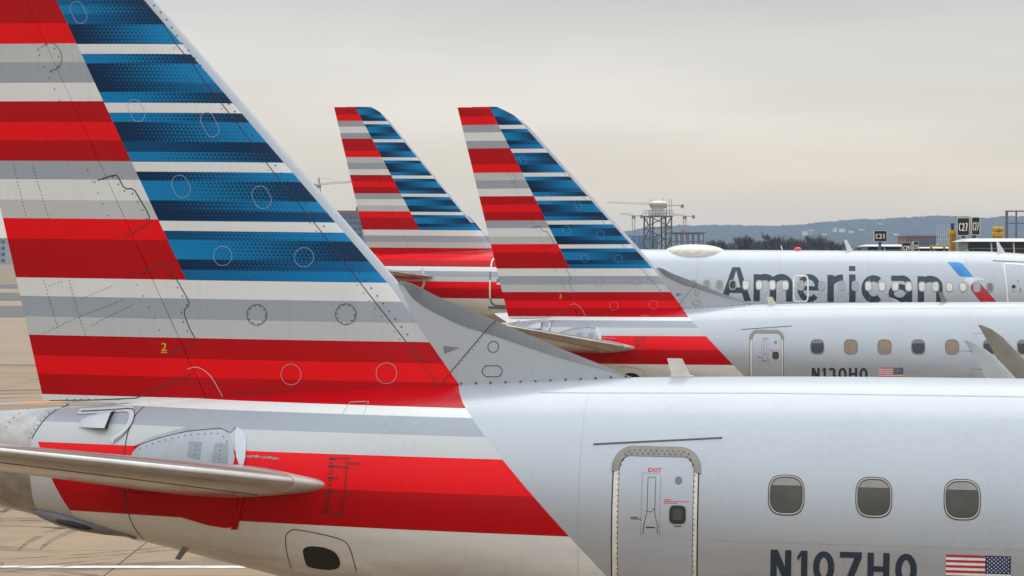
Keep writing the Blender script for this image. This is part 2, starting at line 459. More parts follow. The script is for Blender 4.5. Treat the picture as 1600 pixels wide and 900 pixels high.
M_stabcap = mat('stabilizer_cap_paint', (.47, .45, .41), .35, .35, .12, 3)
M_reddark = mat('dark_red_paint', RD, .3, 0, .1, 3, 0, .17)
M_tyre = mat('tyre_rubber', (.02, .02, .02), .8)

# ================================================================== setting
def apron_material(name, base, marks=True):
    m, g, b, oc = newmat(name)
    geo = g.nodes.new('ShaderNodeNewGeometry'); pos = geo.outputs['Position']
    n1 = noise(g, pos, .12, 6, rough=.6); n2 = noise(g, pos, 3., 5, rough=.7); n3 = noise(g, pos, .5, 4, (.25, 1.6, 1))
    f = (n1 * .5 + n2 * .25 + n3 * .4).op('MULTIPLY_ADD', 1.5, -.42, clamp=True)
    col = mixc(g, f, tuple(c * .72 for c in base), tuple(c * 1.18 for c in base))
    if marks:                                # rubber arcs left by turning tyres
        for k, (cx, cy, sc) in enumerate(((-6, 20, .9), (-16, 72, .7), (-2, 66, 1.1))):
            mpn = g.nodes.new('ShaderNodeMapping'); mpn.inputs['Location'].default_value = (-cx, -cy, 0)
            g.links.new(pos, mpn.inputs[0])
            wv = g.nodes.new('ShaderNodeTexWave'); wv.wave_type = 'RINGS'; wv.rings_direction = 'Z'
            wv.inputs['Scale'].default_value = .11 * sc; wv.inputs['Distortion'].default_value = 3.; wv.inputs['Detail'].default_value = 3; wv.inputs['Detail Scale'].default_value = .4
            g.links.new(mpn.outputs[0], wv.inputs['Vector'])
            line_ = X(g, wv.outputs['Fac']).op('MULTIPLY_ADD', 7, -5.6, clamp=True)
            msk = noise(g, pos, .16 + .07 * k, 3).op('MULTIPLY_ADD', 6, -2.9, clamp=True)
            col = mixc(g, line_ * msk * .75, col, (.07, .055, .045))
    g.links.new(col.k, b.inputs['Base Color']); b.inputs['Roughness'].default_value = .85
    bn = g.nodes.new('ShaderNodeBump'); bn.inputs['Strength'].default_value = .3; bn.inputs['Distance'].default_value = .01
    g.links.new(n2.k, bn.inputs['Height']); g.links.new(bn.outputs[0], b.inputs['Normal'])
    return m
CONC = (.285, .19, .108)
M_conc = apron_material('apron_concrete', CONC)
M_farconc = apron_material('far_concrete', (.28, .2, .125), False)
M_asph = apron_material('taxiway_asphalt', (.095, .09, .085), False)
M_grass = apron_material('winter_grass', (.20, .145, .07), False)
def sheet(name, x0, x1, y0, y1, z, m):
    o = obj(name, ([(x0, y0, z), (x1, y0, z), (x1, y1, z), (x0, y1, z)], [(0, 1, 2, 3)]), m); o['kind'] = 'structure'; return o
ground = sheet('ground', -1900, 1900, -150, 3900, -.03, M_farconc)
sheet('joint_bed', -62, 62, -20, 122, -.02, mat('joint_sealant', (.09, .075, .06), .8)).name = 'pavement'
slab = bpy.data.meshes.new('slab')
b0 = MB().box((-3.735, -3.735, -.015), (3.735, 3.735, 0)); slab.from_pydata(b0.v, [], b0.f); slab.materials.append(M_conc)
pave = bpy.data.objects['pavement']
for i in range(-8, 8):
    for j in range(-2, 16):
        x, y = 3.75 + 7.5 * i, 3.75 + 7.5 * j
        if abs(x) > 30 + y * .33: continue
        s_ = bpy.data.objects.new('slab', slab); COL.objects.link(s_); s_.parent = pave; s_.location = (x, y, random.uniform(-.002, .002))
M_line = mat('worn_white_marking', (.62, .60, .55), .7, 0, .25, 3)
o = sheet('apron_marking', -60, 40, 42.45, 42.75, .006, M_line)
dash = thing('boundary_marking', 'dashed orange and grey boundary line painted across the apron behind the near tail', 'marking', (0, 0, 0))
for i in range(22):
    a, b = Vector((-30 + i * 1.5, 82.4 + i * 1.06, .006)), Vector((-30 + (i + 1) * 1.5, 82.4 + (i + 1) * 1.06, .006))
    n = Vector((-.577, .816, 0)) * .42
    obj('dash', ([a - n, b - n, b + n, a + n], [(0, 1, 2, 3)]), mat('orange_marking', (.5, .22, .06), .7) if i % 2 else mat('grey_marking', (.25, .27, .32), .7), dash)
rn = random.Random(21); tm = MB()
for k in range(46):
    near_ = k < 34
    cx, cy = (rn.uniform(-16, 2), rn.uniform(38, 60)) if near_ else (rn.uniform(-45, -15), rn.uniform(70, 118))
    rad = rn.choice((3, 5, 9, 16, 30)) * rn.uniform(.8, 1.2); a0 = rn.uniform(0, 6.28); sp_ = rn.uniform(.5, 1.6) * (1 if rad < 12 else .5); n = 28
    ccx, ccy = cx - rad * math.cos(a0), cy - rad * math.sin(a0)
    for dr_ in (0, .42):
        v = []
        for i in range(n + 1):
            a = a0 + sp_ * (i / n - .5); wd_ = .09 * math.sin(math.pi * (i + .3) / (n + .6)) + .012
            for q in (-wd_, wd_): v.append((ccx + (rad + dr_ + q) * math.cos(a), ccy + (rad + dr_ + q) * math.sin(a), .0042 + .00012 * k + .00005 * (dr_ > 0)))
        tm.add(v, [(2 * i, 2 * i + 1, 2 * i + 3, 2 * i + 2) for i in range(n)])
M_tm, g_, b_, oc_ = newmat('rubber_mark')
b_.inputs['Base Color'].default_value = (.075, .055, .04, 1); b_.inputs['Roughness'].default_value = .9
g_.links.new(noise(g_, oc_, 1.1, 5, None, .7).op('MULTIPLY_ADD', 3.4, -1.35, clamp=True).op('MULTIPLY', .62).k, b_.inputs['Alpha'])
o = obj('tyre_marks', tm.d(), M_tm); o['kind'] = 'stuff'
sheet('taxiway', -1900, 1900, 214, 262, -.01, M_asph)
sheet('taxiway', -1900, 1900, 292, 352, -.005, M_asph)
sheet('runway', -1900, 1900, 395, 455, -.005, M_asph)
sheet('grass', -1900, 1900, 470, 3900, -.004, M_grass)

# hills beyond the airfield
M_hill = apron_material('wooded_hill', (.055, .056, .05), False)
def ridge(name, y0, prof, depth, seed, jag):
    rnd = random.Random(seed); xs = np.arange(-1500, 1500, 4.); P = pchip([p[0] for p in prof], [p[1] for p in prof])
    ph = [(rnd.uniform(.004, .2), rnd.uniform(0, 6.28)) for _ in range(26)]
    v, f = [], []; K = 10
    for i, x in enumerate(xs):
        h = P(x) + sum(math.sin(x * a + b) * jag * .16 / (1 + a * 6) for a, b in ph) + rnd.uniform(-.5, .5) * jag
        for j in range(K + 1):
            e = j / K; v.append((x, y0 + depth * (1 - (1 - e) ** 1.5) + rnd.uniform(-6, 6), -1.0 + (h + 1.0) * (1 - (1 - e) ** 2) + (rnd.uniform(-1, 1) * jag * .45 if 0 < j < K else 0)))
        v.append((x, y0 + depth * 1.6, -1.0))
    n = K + 2
    for i in range(len(xs) - 1):
        for j in range(n - 1): f.append((i * n + j, (i + 1) * n + j, (i + 1) * n + j + 1, i * n + j + 1))
    o = obj(name, (v, f), M_hill, None, True); o['kind'] = 'structure'; return o
pxh = lambda px, y: (px - 800) / 3530 * y
hz = lambda py, y: 5.9 + (398 - py) / 3530 * y
Y1 = 3250
ridge('hills', 2850, [(pxh(p, Y1), hz(q, Y1)) for p, q in ((-600, 372), (0, 372), (300, 368), (500, 372), (700, 372), (950, 362), (1040, 354), (1100, 351), (1200, 353), (1260, 350), (1310, 345), (1360, 342), (1420, 340), (1470, 337), (1530, 340), (1600, 337), (1800, 338), (2300, 350))], 400, 3, 1.5)
Y2 = 2350
ridge('hills', 2100, [(pxh(p, Y2), hz(q, Y2)) for p, q in ((-600, 385), (0, 386), (600, 385), (1000, 380), (1120, 374), (1250, 368), (1350, 363), (1450, 366), (1600, 364), (2300, 372))], 250, 9, 1.4)

# ================================================================== regional jets
D = {
'le_seam':[(-5.42,8.42),(-5.24,8.23),(-5.06,7.97),(-4.89,7.78),(-4.71,7.53),(-4.5,7.28),(-4.25,6.97),(-4.01,6.66),(-3.52,6.08),(-3.32,5.83),(-3.08,5.53),(-2.58,4.92),(-2.27,4.52)],
'diag':[(-2.27,4.52),(-1.72,5.19)],
'base':[(-4.41,4.39),(-3.19,4.46),(-2.26,4.53)],
'dors_base':[(-2.04,4.54),(-1.27,4.58),(-0.34,4.64)],
'fair0':[(-6.5,7.94),(-6.42,7.99),(-6.35,7.98),(-6.29,7.91),(-6.26,7.83),(-6.29,7.74),(-6.34,7.71),(-6.4,7.7)],
'fair1':[(-5.87,6.57),(-5.68,6.63),(-5.65,6.61),(-5.58,6.48),(-5.48,6.49),(-5.42,6.39),(-5.31,6.22),(-5.31,6.15),(-5.37,6.1),(-5.57,5.99)],
'fair2':[(-5.41,5.61),(-5.17,5.74),(-5.12,5.73),(-5.08,5.69),(-5.0,5.54),(-4.87,5.33),(-4.88,5.29),(-4.94,5.24),(-4.87,5.06),(-4.8,4.95),(-4.81,4.92),(-5.05,4.81)],
'curve':[(-4.89,4.64),(-4.81,4.67),(-4.73,4.65),(-4.65,4.59),(-4.59,4.51),(-4.51,4.37)],
'diag2':[(-6.4,4.28),(-5.88,4.3),(-5.44,4.33),(-5.13,4.47),(-4.91,4.57),(-4.83,4.59)],
'hinge':[(-6.67,8.42),(-6.51,7.96),(-6.4,7.7),(-6.23,7.36),(-5.93,6.66),(-5.68,6.15),(-5.45,5.6),(-5.26,5.27),(-5.04,4.82),(-4.89,4.64)],
'r1':[(-6.8,6.72),(-6.65,6.15)],
'r2':[(-6.59,6.72),(-6.4,6.16)],
'r3':[(-6.46,5.53),(-6.32,5.08),(-6.3,5.02)],
'r4':[(-6.18,5.53),(-6.05,5.1),(-5.98,4.94)],
'r5':[(-6.4,5.47),(-6.24,5.53)],
'r6':[(-6.05,5.34),(-5.69,5.49)],
'r7':[(-6.51,4.96),(-6.09,5.15),(-5.59,5.34)],
'r8':[(-5.94,5.07),(-5.47,5.3)],
'vent':[(-2.23,4.93),(-2.07,4.91),(-2.22,4.85)],
'plate':[(-5.29,3.87),(-5.01,3.98),(-4.72,4.05),(-4.37,4.09),(-4.26,4.05),(-4.2,3.94),(-4.14,3.76),(-4.42,3.44),(-5.32,3.61)],
'bracket':[(-4.22,4.11),(-4.16,4.1),(-4.06,4.01),(-4.05,3.76),(-4.12,3.75)],
'sq1':[(-4.67,3.96),(-4.53,3.96),(-4.53,3.79),(-4.67,3.82)],
'sq2':[(-4.39,3.96),(-4.25,3.96),(-4.23,3.77),(-4.4,3.78)],
'plow':[(-5.29,3.42),(-4.82,3.21),(-4.49,3.13),(-4.3,3.11),(-4.23,3.12),(-4.17,3.2),(-4.12,3.46)],
'bracklow':[(-4.23,3.1),(-4.16,3.1),(-4.05,3.46),(-4.09,3.46),(-4.19,3.19)],
'hatch':[(-3.66,2.7),(-3.67,3.04),(-3.6,3.13),(-3.51,3.14),(-3.05,3.07),(-2.98,2.98),(-2.95,2.73)],
'hatchwin':[(-3.48,2.89),(-3.46,2.95),(-3.4,2.97),(-3.23,2.94),(-3.17,2.9),(-3.14,2.79),(-3.14,2.71),(-3.42,2.74),(-3.46,2.81)],
'outline_top':[(-3.14,4.26),(-3.1,4.37),(-2.91,4.38),(-2.92,4.26)],
'chan':[(-6.03,4.19),(-5.63,4.22),(-5.45,4.24),(-5.39,4.2),(-5.37,4.11),(-5.42,4.01),(-5.53,3.93)],
'scoop':[(-5.92,4.04),(-5.87,4.15),(-5.63,4.23),(-5.58,4.2),(-5.59,4.04),(-5.64,4.03)],
'belly':[(-6.45,3.23),(-5.96,3.09),(-5.36,2.85)],
'seam1':[(-5.24,4.34),(-5.35,4.2),(-5.37,4.05),(-5.37,3.86),(-5.36,3.16),(-5.28,2.9)],
'cone1':[(-6.19,4.25),(-6.3,4.17),(-6.37,4.05),(-6.42,3.92)],
'cone2':[(-6.63,4.19),(-6.71,4.1),(-6.75,4.0)],
'arc':[(-3.02,3.86),(-3.01,3.75),(-3.01,3.62),(-3.03,3.45),(-3.06,3.3)],
'ticks':[(-3.16,3.85),(-3.17,3.81),(-3.16,3.78),(-3.16,3.74),(-3.17,3.71),(-3.16,3.67),(-3.17,3.64),(-3.17,3.6),(-3.17,3.56),(-3.18,3.53),(-3.18,3.5),(-3.19,3.46),(-3.2,3.44),(-3.2,3.41),(-3.21,3.37),(-3.21,3.33)],
'tail_red':[(-6.2,3.58),(-6.02,3.19)],
}
def chaikin(p, closed=False, n=2):
    for _ in range(n):
        q = [] if closed else [p[0]]
        for a, c in zip(p, p[1:] + (p[:1] if closed else [])):
            q += [(a[0] * .75 + c[0] * .25, a[1] * .75 + c[1] * .25), (a[0] * .25 + c[0] * .75, a[1] * .25 + c[1] * .75)]
        if not closed: q.append(p[-1])
        p = q
    return p
D['hatchwin'] = [(-3.49, 2.80), (-3.49, 2.985), (-3.12, 2.955), (-3.10, 2.72), (-3.47, 2.72)]
for k_ in ('hatchwin', 'plate'): D[k_] = chaikin(D[k_], True)
for k_ in ('hatch', 'fair0', 'fair1', 'fair2', 'curve', 'chan', 'seam1', 'cone1', 'cone2', 'arc', 'bracket'): D[k_] = chaikin(D[k_], k_ == 'bracket', 1 if k_ in ('fair1', 'fair2', 'bracket') else 2)
B175 = Body([(-8.5, 4.02, 3.62, .17), (-7.6, 4.10, 3.36, .33), (-6.8, 4.17, 3.15, .47), (-5.4, 4.29, 2.86, .74), (-4.1, 4.42, 2.58, 1.0), (-2, 4.56, 2.1, 1.31), (0, 4.645, 1.74, 1.46), (2, 4.685, 1.47, 1.505), (4, 4.70, 1.36, 1.51), (10, 4.71, 1.35, 1.51), (18.6, 4.70, 1.35, 1.51), (20.4, 4.52, 1.42, 1.42), (21.9, 3.9, 1.6, 1.12), (22.8, 3.25, 1.85, .72), (23.25, 2.75, 2.15, .3), (23.35, 2.5, 2.4, .04)], .54, (.05, -4.3, 3.7, .75, .36))
F175 = Fin((-6.47, 4.3, -.242), (-2.72, 5.55, -.898), 9.65, 9.0, .36, .092)
LIV175 = livery('stripe_livery_regional', dict(z0=4.345, g=.6045, div=(-4.905, 5.55, -.497), le=(-2.72, 5.55, -.898), strip=.105, grime=3.25, zlow=4.4,
    B1=(-1.945, 4.39, -.753), B2=(-1.945, 4.39, -.955), redleft=(-6.02, 3.19, -.46), redtop=3.9, dot=.042,
    fus=[(2.9, WH), (3.19, RD), (3.56, RB), (3.89, LG), (4.09, MG), (4.26, WH)]))
fy, by = F175.y, B175.y

def regional_jet(name, label, loc, yaw, pitch, reg, digit, pane_codes, near):
    root = thing(name, label, 'airplane', loc, (0, R(pitch), R(-yaw)))
    fus = obj('fuselage', B175.mesh(-7.0, 23.35, .12), LIV175, root, True, 50)
    cone = obj('tail_cone', B175.mesh(-8.5, -6.42, .08, 64), M_steel, root, True, 50); cone.scale = (1, 1.004, 1); 
    obj('exhaust', MB().lathe([(.17, -8.5), (.17, -8.56), (.13, -8.56), (.12, -8.3)], (0, 0, 3.82), 'X', 24).d(), M_black, cone, True, 40)
    fin = obj('vertical_fin', F175.mesh(0, .628, 4.0, 9.65), LIV175, root, True, 40)
    rud = obj('rudder', F175.mesh(.6295, 1, 4.28, 9.64), LIV175, root, True, 40)
    # dorsal fin in front of the fin
    up = pchip([-3.1, -2.734, -2.283, -1.923, -1.6, -1.132, -.313, -.2], [5.5, 5.576, 5.404, 5.264, 5.134, 4.943, 4.629, 4.58])
    rg = pchip([-3.1, -2.705, -2.569, -2.416, -2.225, -2.038, -1.802, -1.118, -.336, -.2], [5.45, 5.55, 5.408, 5.307, 5.216, 5.135, 5.067, 4.851, 4.635, 4.57])
    hw = pchip([-3.1, -2.75, -2.4, -2.0, -1.5, -1, -.5, -.2], [.10, .035, .13, .155, .15, .12, .06, .0])
    bw = pchip([-3.1, -2.75, -2.4, -2.0, -1.5, -1, -.5, -.2], [.17, .2, .225, .235, .225, .18, .10, .02])
    xs = [-3.1 + 2.9 * i / 60 for i in range(61)]; side, cap = [], []
    for x in xs:
        u, r, h, q = up(x), min(rg(x), up(x) - .004), hw(x), bw(x)
        side.append([(x, h, r), (x, q, 4.3), (x, -q, 4.3), (x, -h, r)])
        cap.append([(x, h + .006, r - .002), (x, .012, u - .006), (x, 0, u), (x, -.012, u - .006), (x, -h - .006, r - .002)])
    dors = obj('dorsal_fin', loft([[(p[0], p[1] * (1 + .0), p[2]) for p in r] for r in side]), LIV175, root, True, 30)
    obj('leading_edge_cap', loft(cap[8:]), mat('erosion_grey', (.085, .087, .09), .5, 0, .08, 4, 0, .3), dors, True, 30)
    def dy(x, z):
        u, q = rg(x), bw(x); e = min(max((z - 4.3) / max(u - 4.3, .01), 0), 1); return q + (hw(x) - q) * e
    fdy = lambda x, z: max(fy(x, z) if x < F175.le(z) else 0, dy(x, z) if x > -3.1 and z < up(x) else 0)
    # tailplane
    for s, nm in ((-1, 1), (1, 1)):
        def stab_sec(a):
            xl = -3.25 - .75 * (a - 1.1); xt = -5.72 - .44 * (a - 1.1)
            k = {4.9: .12, 4.98: .3, 5.0: .45}.get(a, 0); c = xl - xt
            if a < 1.4: xl += .10 * (1.4 - a) / .3
            return (xl - c * k * .6, xt + c * k * .1, s * a, 3.585 + .182 * (a - 1.1), (.145 - .008 * a) * (1 - k) * (1 if a >= 1.392 else max(.18, 1 - (1.392 - a) * 1.5)), 0)
        st = obj('horizontal_stabilizer', wing([stab_sec(a) for a in (1.4, 2, 3, 4, 4.7, 4.9, 4.98, 5.0)], 28), M_stab, root, True, 40)
        obj('root_cap', wing([stab_sec(a) for a in (.5, .8, .95, 1.1, 1.25, 1.392)], 28), M_stabcap, st, True, 40)
        mb = MB(); pr = None
        for i in range(30):
            a = 1.45 + 3.3 * i / 29; xl, xt, yy, zz, t, _ = stab_sec(a); q = .13; c = xl - xt; p = (xl - q * c, yy, zz - naca(q, t) * c - .001)
            if pr: mb.bar(pr, p, .004)
            pr = p
        obj('seam', mb.d(), M_seam, st)
    # wings, engines, wheels
    for s in (-1, 1):
        wg = obj('wing', wing([(10.6, 5.6, s * .4, 1.85, .13, 0), (9.9, 5.6, s * 1.6, 1.92, .13, 0), (8.2, 5.45, s * 5.5, 2.2, .12, 0), (6.2, 5.0, s * 12.5, 2.75, .11, 0)]), M_palegrey, root, True, 40)
        c = -s
        obj('winglet', wing([(6.2, 5.0, s * 12.5, 2.75, .11, 0), (5.95, 4.9, s * 12.95, 2.86, .1, s * .5), (5.55, 4.68, s * 13.25, 3.15, .09, s * 1.0), (5.05, 4.42, s * 13.42, 3.6, .08, s * 1.22), (4.6, 4.16, s * 13.56, 4.05, .08, s * 1.28), (4.33, 4.0, s * 13.65, 4.33, .08, s * 1.28), (4.12, 3.91, s * 13.7, 4.48, .08, s * 1.28), (3.93, 3.86, s * 13.72, 4.56, .08, s * 1.28)]), mat('winglet_paint', (.33, .34, .33), .3, .1, .12, 4), wg, True, 40)
        for zz, xx, yy in ((4.4, 3.95, 13.66), (4.12, 4.11, 13.58), (3.85, 4.28, 13.5), (3.6, 4.42, 13.42)):
            obj('static_wick', MB().bar((xx + .03, s * yy, zz), (xx - .17, s * yy, zz), .006, .003).d(), M_black, wg)
        en = obj('engine', MB().lathe([(.62, 11.6), (.70, 11.7), (.74, 11.5), (.78, 10.8), (.74, 9.6), (.6, 8.6), (.42, 8.5), (.3, 8.0), (.05, 7.9)], (0, s * 4.3, 1.32), 'X', 32).d(), M_palegrey, root, True, 40)
        obj('fan', MB().lathe([(.6, 11.55), (.6, 11.5), (.1, 11.6)], (0, s * 4.3, 1.32), 'X', 24).d(), M_dgrey, en)
        obj('pylon', MB().box((8.3, s * 4.3 - .1, 1.7), (10.2, s * 4.3 + .1, 2.15)).d(), M_palegrey, en)
        gear = obj('main_gear', MB().bar((6.8, s * 2.6, .4), (6.9, s * 2.6, 2.0), .11, n=10).d(), M_steel, root, True, 40)
        for d in (-.25, .25):
            obj('wheel', MB().lathe([(.2, -.12), (.4, -.13), (.46, -.06), (.46, .06), (.4, .13), (.2, .12)], (6.8, s * 2.6 + d, .455), 'Y', 28).d(), M_tyre, gear, True, 40)
    ng = obj('nose_gear', MB().bar((19.9, 0, .3), (20.1, 0, 1.6), .08, n=10).d(), M_steel, root, True, 40)
    for d in (-.18, .18): obj('wheel', MB().lathe([(.1, -.09), (.26, -.1), (.3, 0), (.26, .1), (.1, .09)], (19.9, d, .3), 'Y', 24).d(), M_tyre, ng, True, 40)
    # aft service door
    rr = lambda x0, x1, z0, z1, r: [(x0, z0), (x1, z0)] + [(x1 - r + r * math.cos(a), z1 - r + r * math.sin(a)) for a in [i * math.pi / 16 for i in range(9)]] + [(x0 + r - r * math.sin(a), z1 - r + r * math.cos(a)) for a in [i * math.pi / 16 for i in range(9)]]
    gap = obj('door_gap', patch(rr(-.405, .417, 2.28, 3.985, .16), by, .002), M_black, root)  # black patch painted as the shadow in the gap round the door
    door = obj('service_door', patch(rr(-.338, .363, 2.31, 3.972, .13), by, .007, .01), MATS['door_silver'] if 'door_silver' in MATS else mat('door_silver', (.385, .41, .445), .26, .2, .06, 2), root, True, 40)
    for a, b in ((-.392, -.343), (.368, .404)):
        e = obj('edge_strip', patch([(a, 2.31), (b, 2.31), (b, 3.83), (a, 3.83)], by, .006, .006), M_offwhite, door)
    mb = MB()
    for x in (-.349, .373): rivets([(x, 2.35), (x, 3.83)], .05, .006, by, .0085, mb)
    obj('rivet', mb.d(), M_rivet, door)['kind'] = 'stuff'
    arch = [(-.414, 3.822)] + [(-.414 + .2 - .2 * math.cos(a), 3.855 + .2 * math.sin(a)) for a in [i * math.pi / 20 for i in range(11)]] + [(.232 + .2 * math.sin(a), 3.855 + .2 * math.cos(a)) for a in [i * math.pi / 20 for i in range(11)]] + [(.432, 3.822)]
    inn = [(.372, 3.83), (.365, 3.86)] + [(.265 + .1 * math.cos(a), 3.865 + .1 * math.sin(a)) for a in [i * math.pi / 16 for i in range(9)]] + [(-.24 - .1 * math.sin(a), 3.865 + .1 * math.cos(a)) for a in [i * math.pi / 16 for i in range(9)]] + [(-.34, 3.86), (-.35, 3.83)]
    obj('scuff_plate', patch(arch + inn, by, .014, .014, .03), M_scuff, door, True, 40)
    mb = MB()
    for dz in (.012, .042): rivets([(-.33, 3.88), (-.29, 3.95 + dz), (-.22, 3.975 + dz), (.24, 3.975 + dz), (.31, 3.95 + dz), (.36, 3.88)], .052, .007, by, .017, mb)
    obj('rivet', mb.d(), M_rivet, door)['kind'] = 'stuff'
    obj('porthole', patch(oval(.224, 3.752, .034, .036), by, .011), M_dgrey, door)
    dw = obj('door_window', patch(oval(.222, 3.437, .078, .086, 32, 4), by, .012, .012), M_black, door, True, 40)
    obj('pane', patch(oval(.224, 3.437, .048, .052, 24, 4), by, .014), M_glass, dw)
    mb = MB()
    strip([(-.065, 3.46), (-.065, 3.775), (.008, 3.775), (.008, 3.46)], .005, by, .009, mb=mb)
    strip([(-.075, 3.46), (-.02, 3.455), (-.01, 3.49), (0.005, 3.49), (.008, 3.455), (.01, 3.43), (.035, 3.33), (.035, 3.25)], .006, by, .009, mb=mb)
    strip([(-.065, 3.45), (-.09, 3.35), (-.1, 3.25)], .006, by, .009, mb=mb); strip([(-.075, 3.31), (.012, 3.31)], .012, by, .009, mb=mb)
    obj('handle_outline', mb.d(), M_seam, door)
    mb = MB()
    for pts in ([(-.12, 3.24), (-.12, 3.80)], [(.055, 3.24), (.055, 3.80)], [(-.12, 3.81), (.055, 3.81)]): rivets(pts, .026, .0045, by, .009, mb)
    obj('rivet', mb.d(), M_rivet, door)['kind'] = 'stuff'
    obj('exit_lettering', letters('EXIT', -.068, .06, 3.822, 3.858, by, .0095, .02), M_red, door)
    mb = MB()
    strip([(.09, 3.572), (.16, 3.573)], .007, by, .009, mb=mb); strip([(.09, 3.555), (.33, 3.56)], .006, by, .009, mb=mb); strip([(.09, 3.54), (.22, 3.542)], .006, by, .009, mb=mb)
    obj('notice', mb.d(), M_red, door)['kind'] = 'stuff'
    mb = MB(); strip([(-.22, 3.40), (-.15, 3.40)], .008, by, .009, mb=mb); strip([(-.22, 3.385), (-.12, 3.386)], .007, by, .009, mb=mb); strip([(.19, 3.33), (.26, 3.33)], .009, by, .009, mb=mb)
    obj('notice', mb.d(), M_seam, door)['kind'] = 'stuff'
    mb = MB()
    for i in range(24):
        x0, x1 = -.605 + 1.223 * i / 24, -.605 + 1.223 * (i + 1) / 24; z0, z1 = 4.061 + .086 * i / 24, 4.061 + .086 * (i + 1) / 24
        mb.bar((x0, -by(x0, z0) - .008, z0), (x1, -by(x1, z1) - .008, z1), .008)
    obj('drip_rail', mb.d(), M_dgrey, root)
    # cabin windows
    xw = [1.232 + .808 * i for i in range(5)] + [1.232 + .808 * 4 + .9 + .808 * i for i in range(3 if near else 6)]
    for i, x in enumerate(xw):
        fn = lambda sc: oval(x, 3.643, .152 * sc, .166 * sc, 44, 3.0)
        fr = obj('cabin_window', ringprofile(fn, [(1.075, .001), (1.06, .007), (1.035, .009), (1.01, .006), (.99, .002)], by), M_wframe, root, True, 60)
        obj('seal', ringprofile(fn, [(1.12, .002), (1.075, .003)], by), M_seam, fr)
        obj('recess_shade', ringprofile(fn, [(.99, .0045), (.95, .0042)], by), mat('recess_shade_brown', (.03, .026, .02), .5), fr)  # flat dark ring, painted shade that makes the pane look recessed
        bl = pane_codes[i % len(pane_codes)]
        obj('pane', patch(fn(.995), by, .0025), {'g': M_glass, 'd': M_dglass, 't': M_tan, 'h': M_glass}[bl], fr, True)
        if bl in 'gd':
            top = [p for p in fn(.97) if p[1] > 3.643 + .07]; top.sort(key=lambda p: -p[0])
            k = .06 if bl == 'g' else .1
            lo = min(p[1] for p in top)
            obj('pane_top', patch(top, by, .004), M_panegrey if bl == 'g' else M_dgrey, fr)  # flat grey patch across the top of the pane
    for chh, a, q in zip(reg, (280, 420, 505, 645, 790, 935), (390, 475, 617, 760, 905, 1048)):
        obj('registration_letter', stroke_letter(chh, 1.095 + (a - 280) * .0017526, 1.095 + (q - 280) * .0017526, 2.835, 3.138, .058, by, .004), M_navy, root)
    # flag, union towards the nose
    fl = obj('flag', patch([(2.703, 2.83), (3.29, 2.83), (3.29, 3.142), (2.703, 3.142)], by, .003), M_white, root)
    for i in range(0, 13, 2): obj('stripe', patch([(2.703, 3.142 - .024 * (i + 1)), (3.29, 3.142 - .024 * (i + 1)), (3.29, 3.142 - .024 * i), (2.703, 3.142 - .024 * i)], by, .004), mat('flag_red', (.42, .02, .035), .4), fl)
    obj('union', patch([(3.06, 3.142 - .168), (3.29, 3.142 - .168), (3.29, 3.142), (3.06, 3.142)], by, .005), mat('flag_blue', (.01, .02, .09), .4), fl)
    mb = MB()
    for r in range(9):
        for c in range(6 if r % 2 == 0 else 5):
            cx, cz = 3.08 + .038 * c + (.019 if r % 2 else 0), 3.142 - .0168 * (r + 1)
            v = [(cx + q * math.cos(a), -(by(cx, cz) + .0065), cz + q * math.sin(a)) for k in range(10) for a, q in [(math.pi / 2 + k * math.pi / 5, .0085 if k % 2 == 0 else .0035)]]
            mb.add(v, [tuple(range(10))[::-1]])
    obj('star', mb.d(), M_white, fl)
    # blade antennas on the spine
    def blade(pts, t=.03):
        zc = .5
        a = [(p[0], t * (.3 if p[1] > 4.75 else 1), p[1]) for p in pts]; b = [(p[0], -t * (.3 if p[1] > 4.75 else 1), p[1]) for p in pts]
        return loft([a, b])
    an = obj('blade_antenna', blade([(0.075, 4.62), (.27, 4.62), (.165, 4.835), (.015, 4.835)]), M_offwhite, root)
    obj('antenna_foot', MB().box((.05, -.05, 4.62), (.28, .05, 4.665)).d(), M_offwhite, an)
    if not near: obj('blade_antenna', blade([(4.34, 4.66), (4.49, 4.66), (4.35, 4.94), (4.25, 4.965)]), M_scuff, root)
    # fin lines, access covers, rivets
    wd = .008
    mb = strip(D['le_seam'], wd, fdy, .003); obj('seam', mb.d(), M_seam, root)
    for key, wdt in (('fair0', .006), ('fair1', .011), ('fair2', .009), ('curve', .006), ('diag2', .010), ('base', .008), ('diag', .009)):
        obj('seam', strip(D[key], wdt, fdy, .003).d(), M_lightseam if key == 'curve' else M_seam, root)
    mb = MB()
    off2 = [(p[0] + .045, p[1] + .03) for p in D['le_seam']]
    rivets(off2, .1, .009, fdy, .004, mb); rivets([(p[0] - .03, p[1] - .02) for p in D['le_seam']], .1, .006, fdy, .004, mb)
    if near:
        for k in ('r1', 'r2', 'r3', 'r4', 'r5', 'r6', 'r7', 'r8'): rivets(D[k], .036, .006, fdy, .004, mb)
        for k in ('fair0', 'fair1', 'fair2'): rivets([(p[0] - .03, p[1] - .02) for p in D[k]], .1, .008, fdy, .004, mb)
        rivets([(p[0] - .07, p[1] + .05) for p in D['hinge']], .13, .007, fdy, .004, mb)
        rivets([(p[0] + .05, p[1] + .03) for p in D['diag']], .05, .005, fdy, .004, mb)
        rivets([(-6.2, 4.3), (-5.6, 4.31)], .08, .007, fdy, .004, mb)
    rivets([(p[0], p[1] + .012) for p in D['dors_base']], .15, .012, fdy, .004, mb)
    obj('rivet', mb.d(), M_rivet, root)['kind'] = 'stuff'
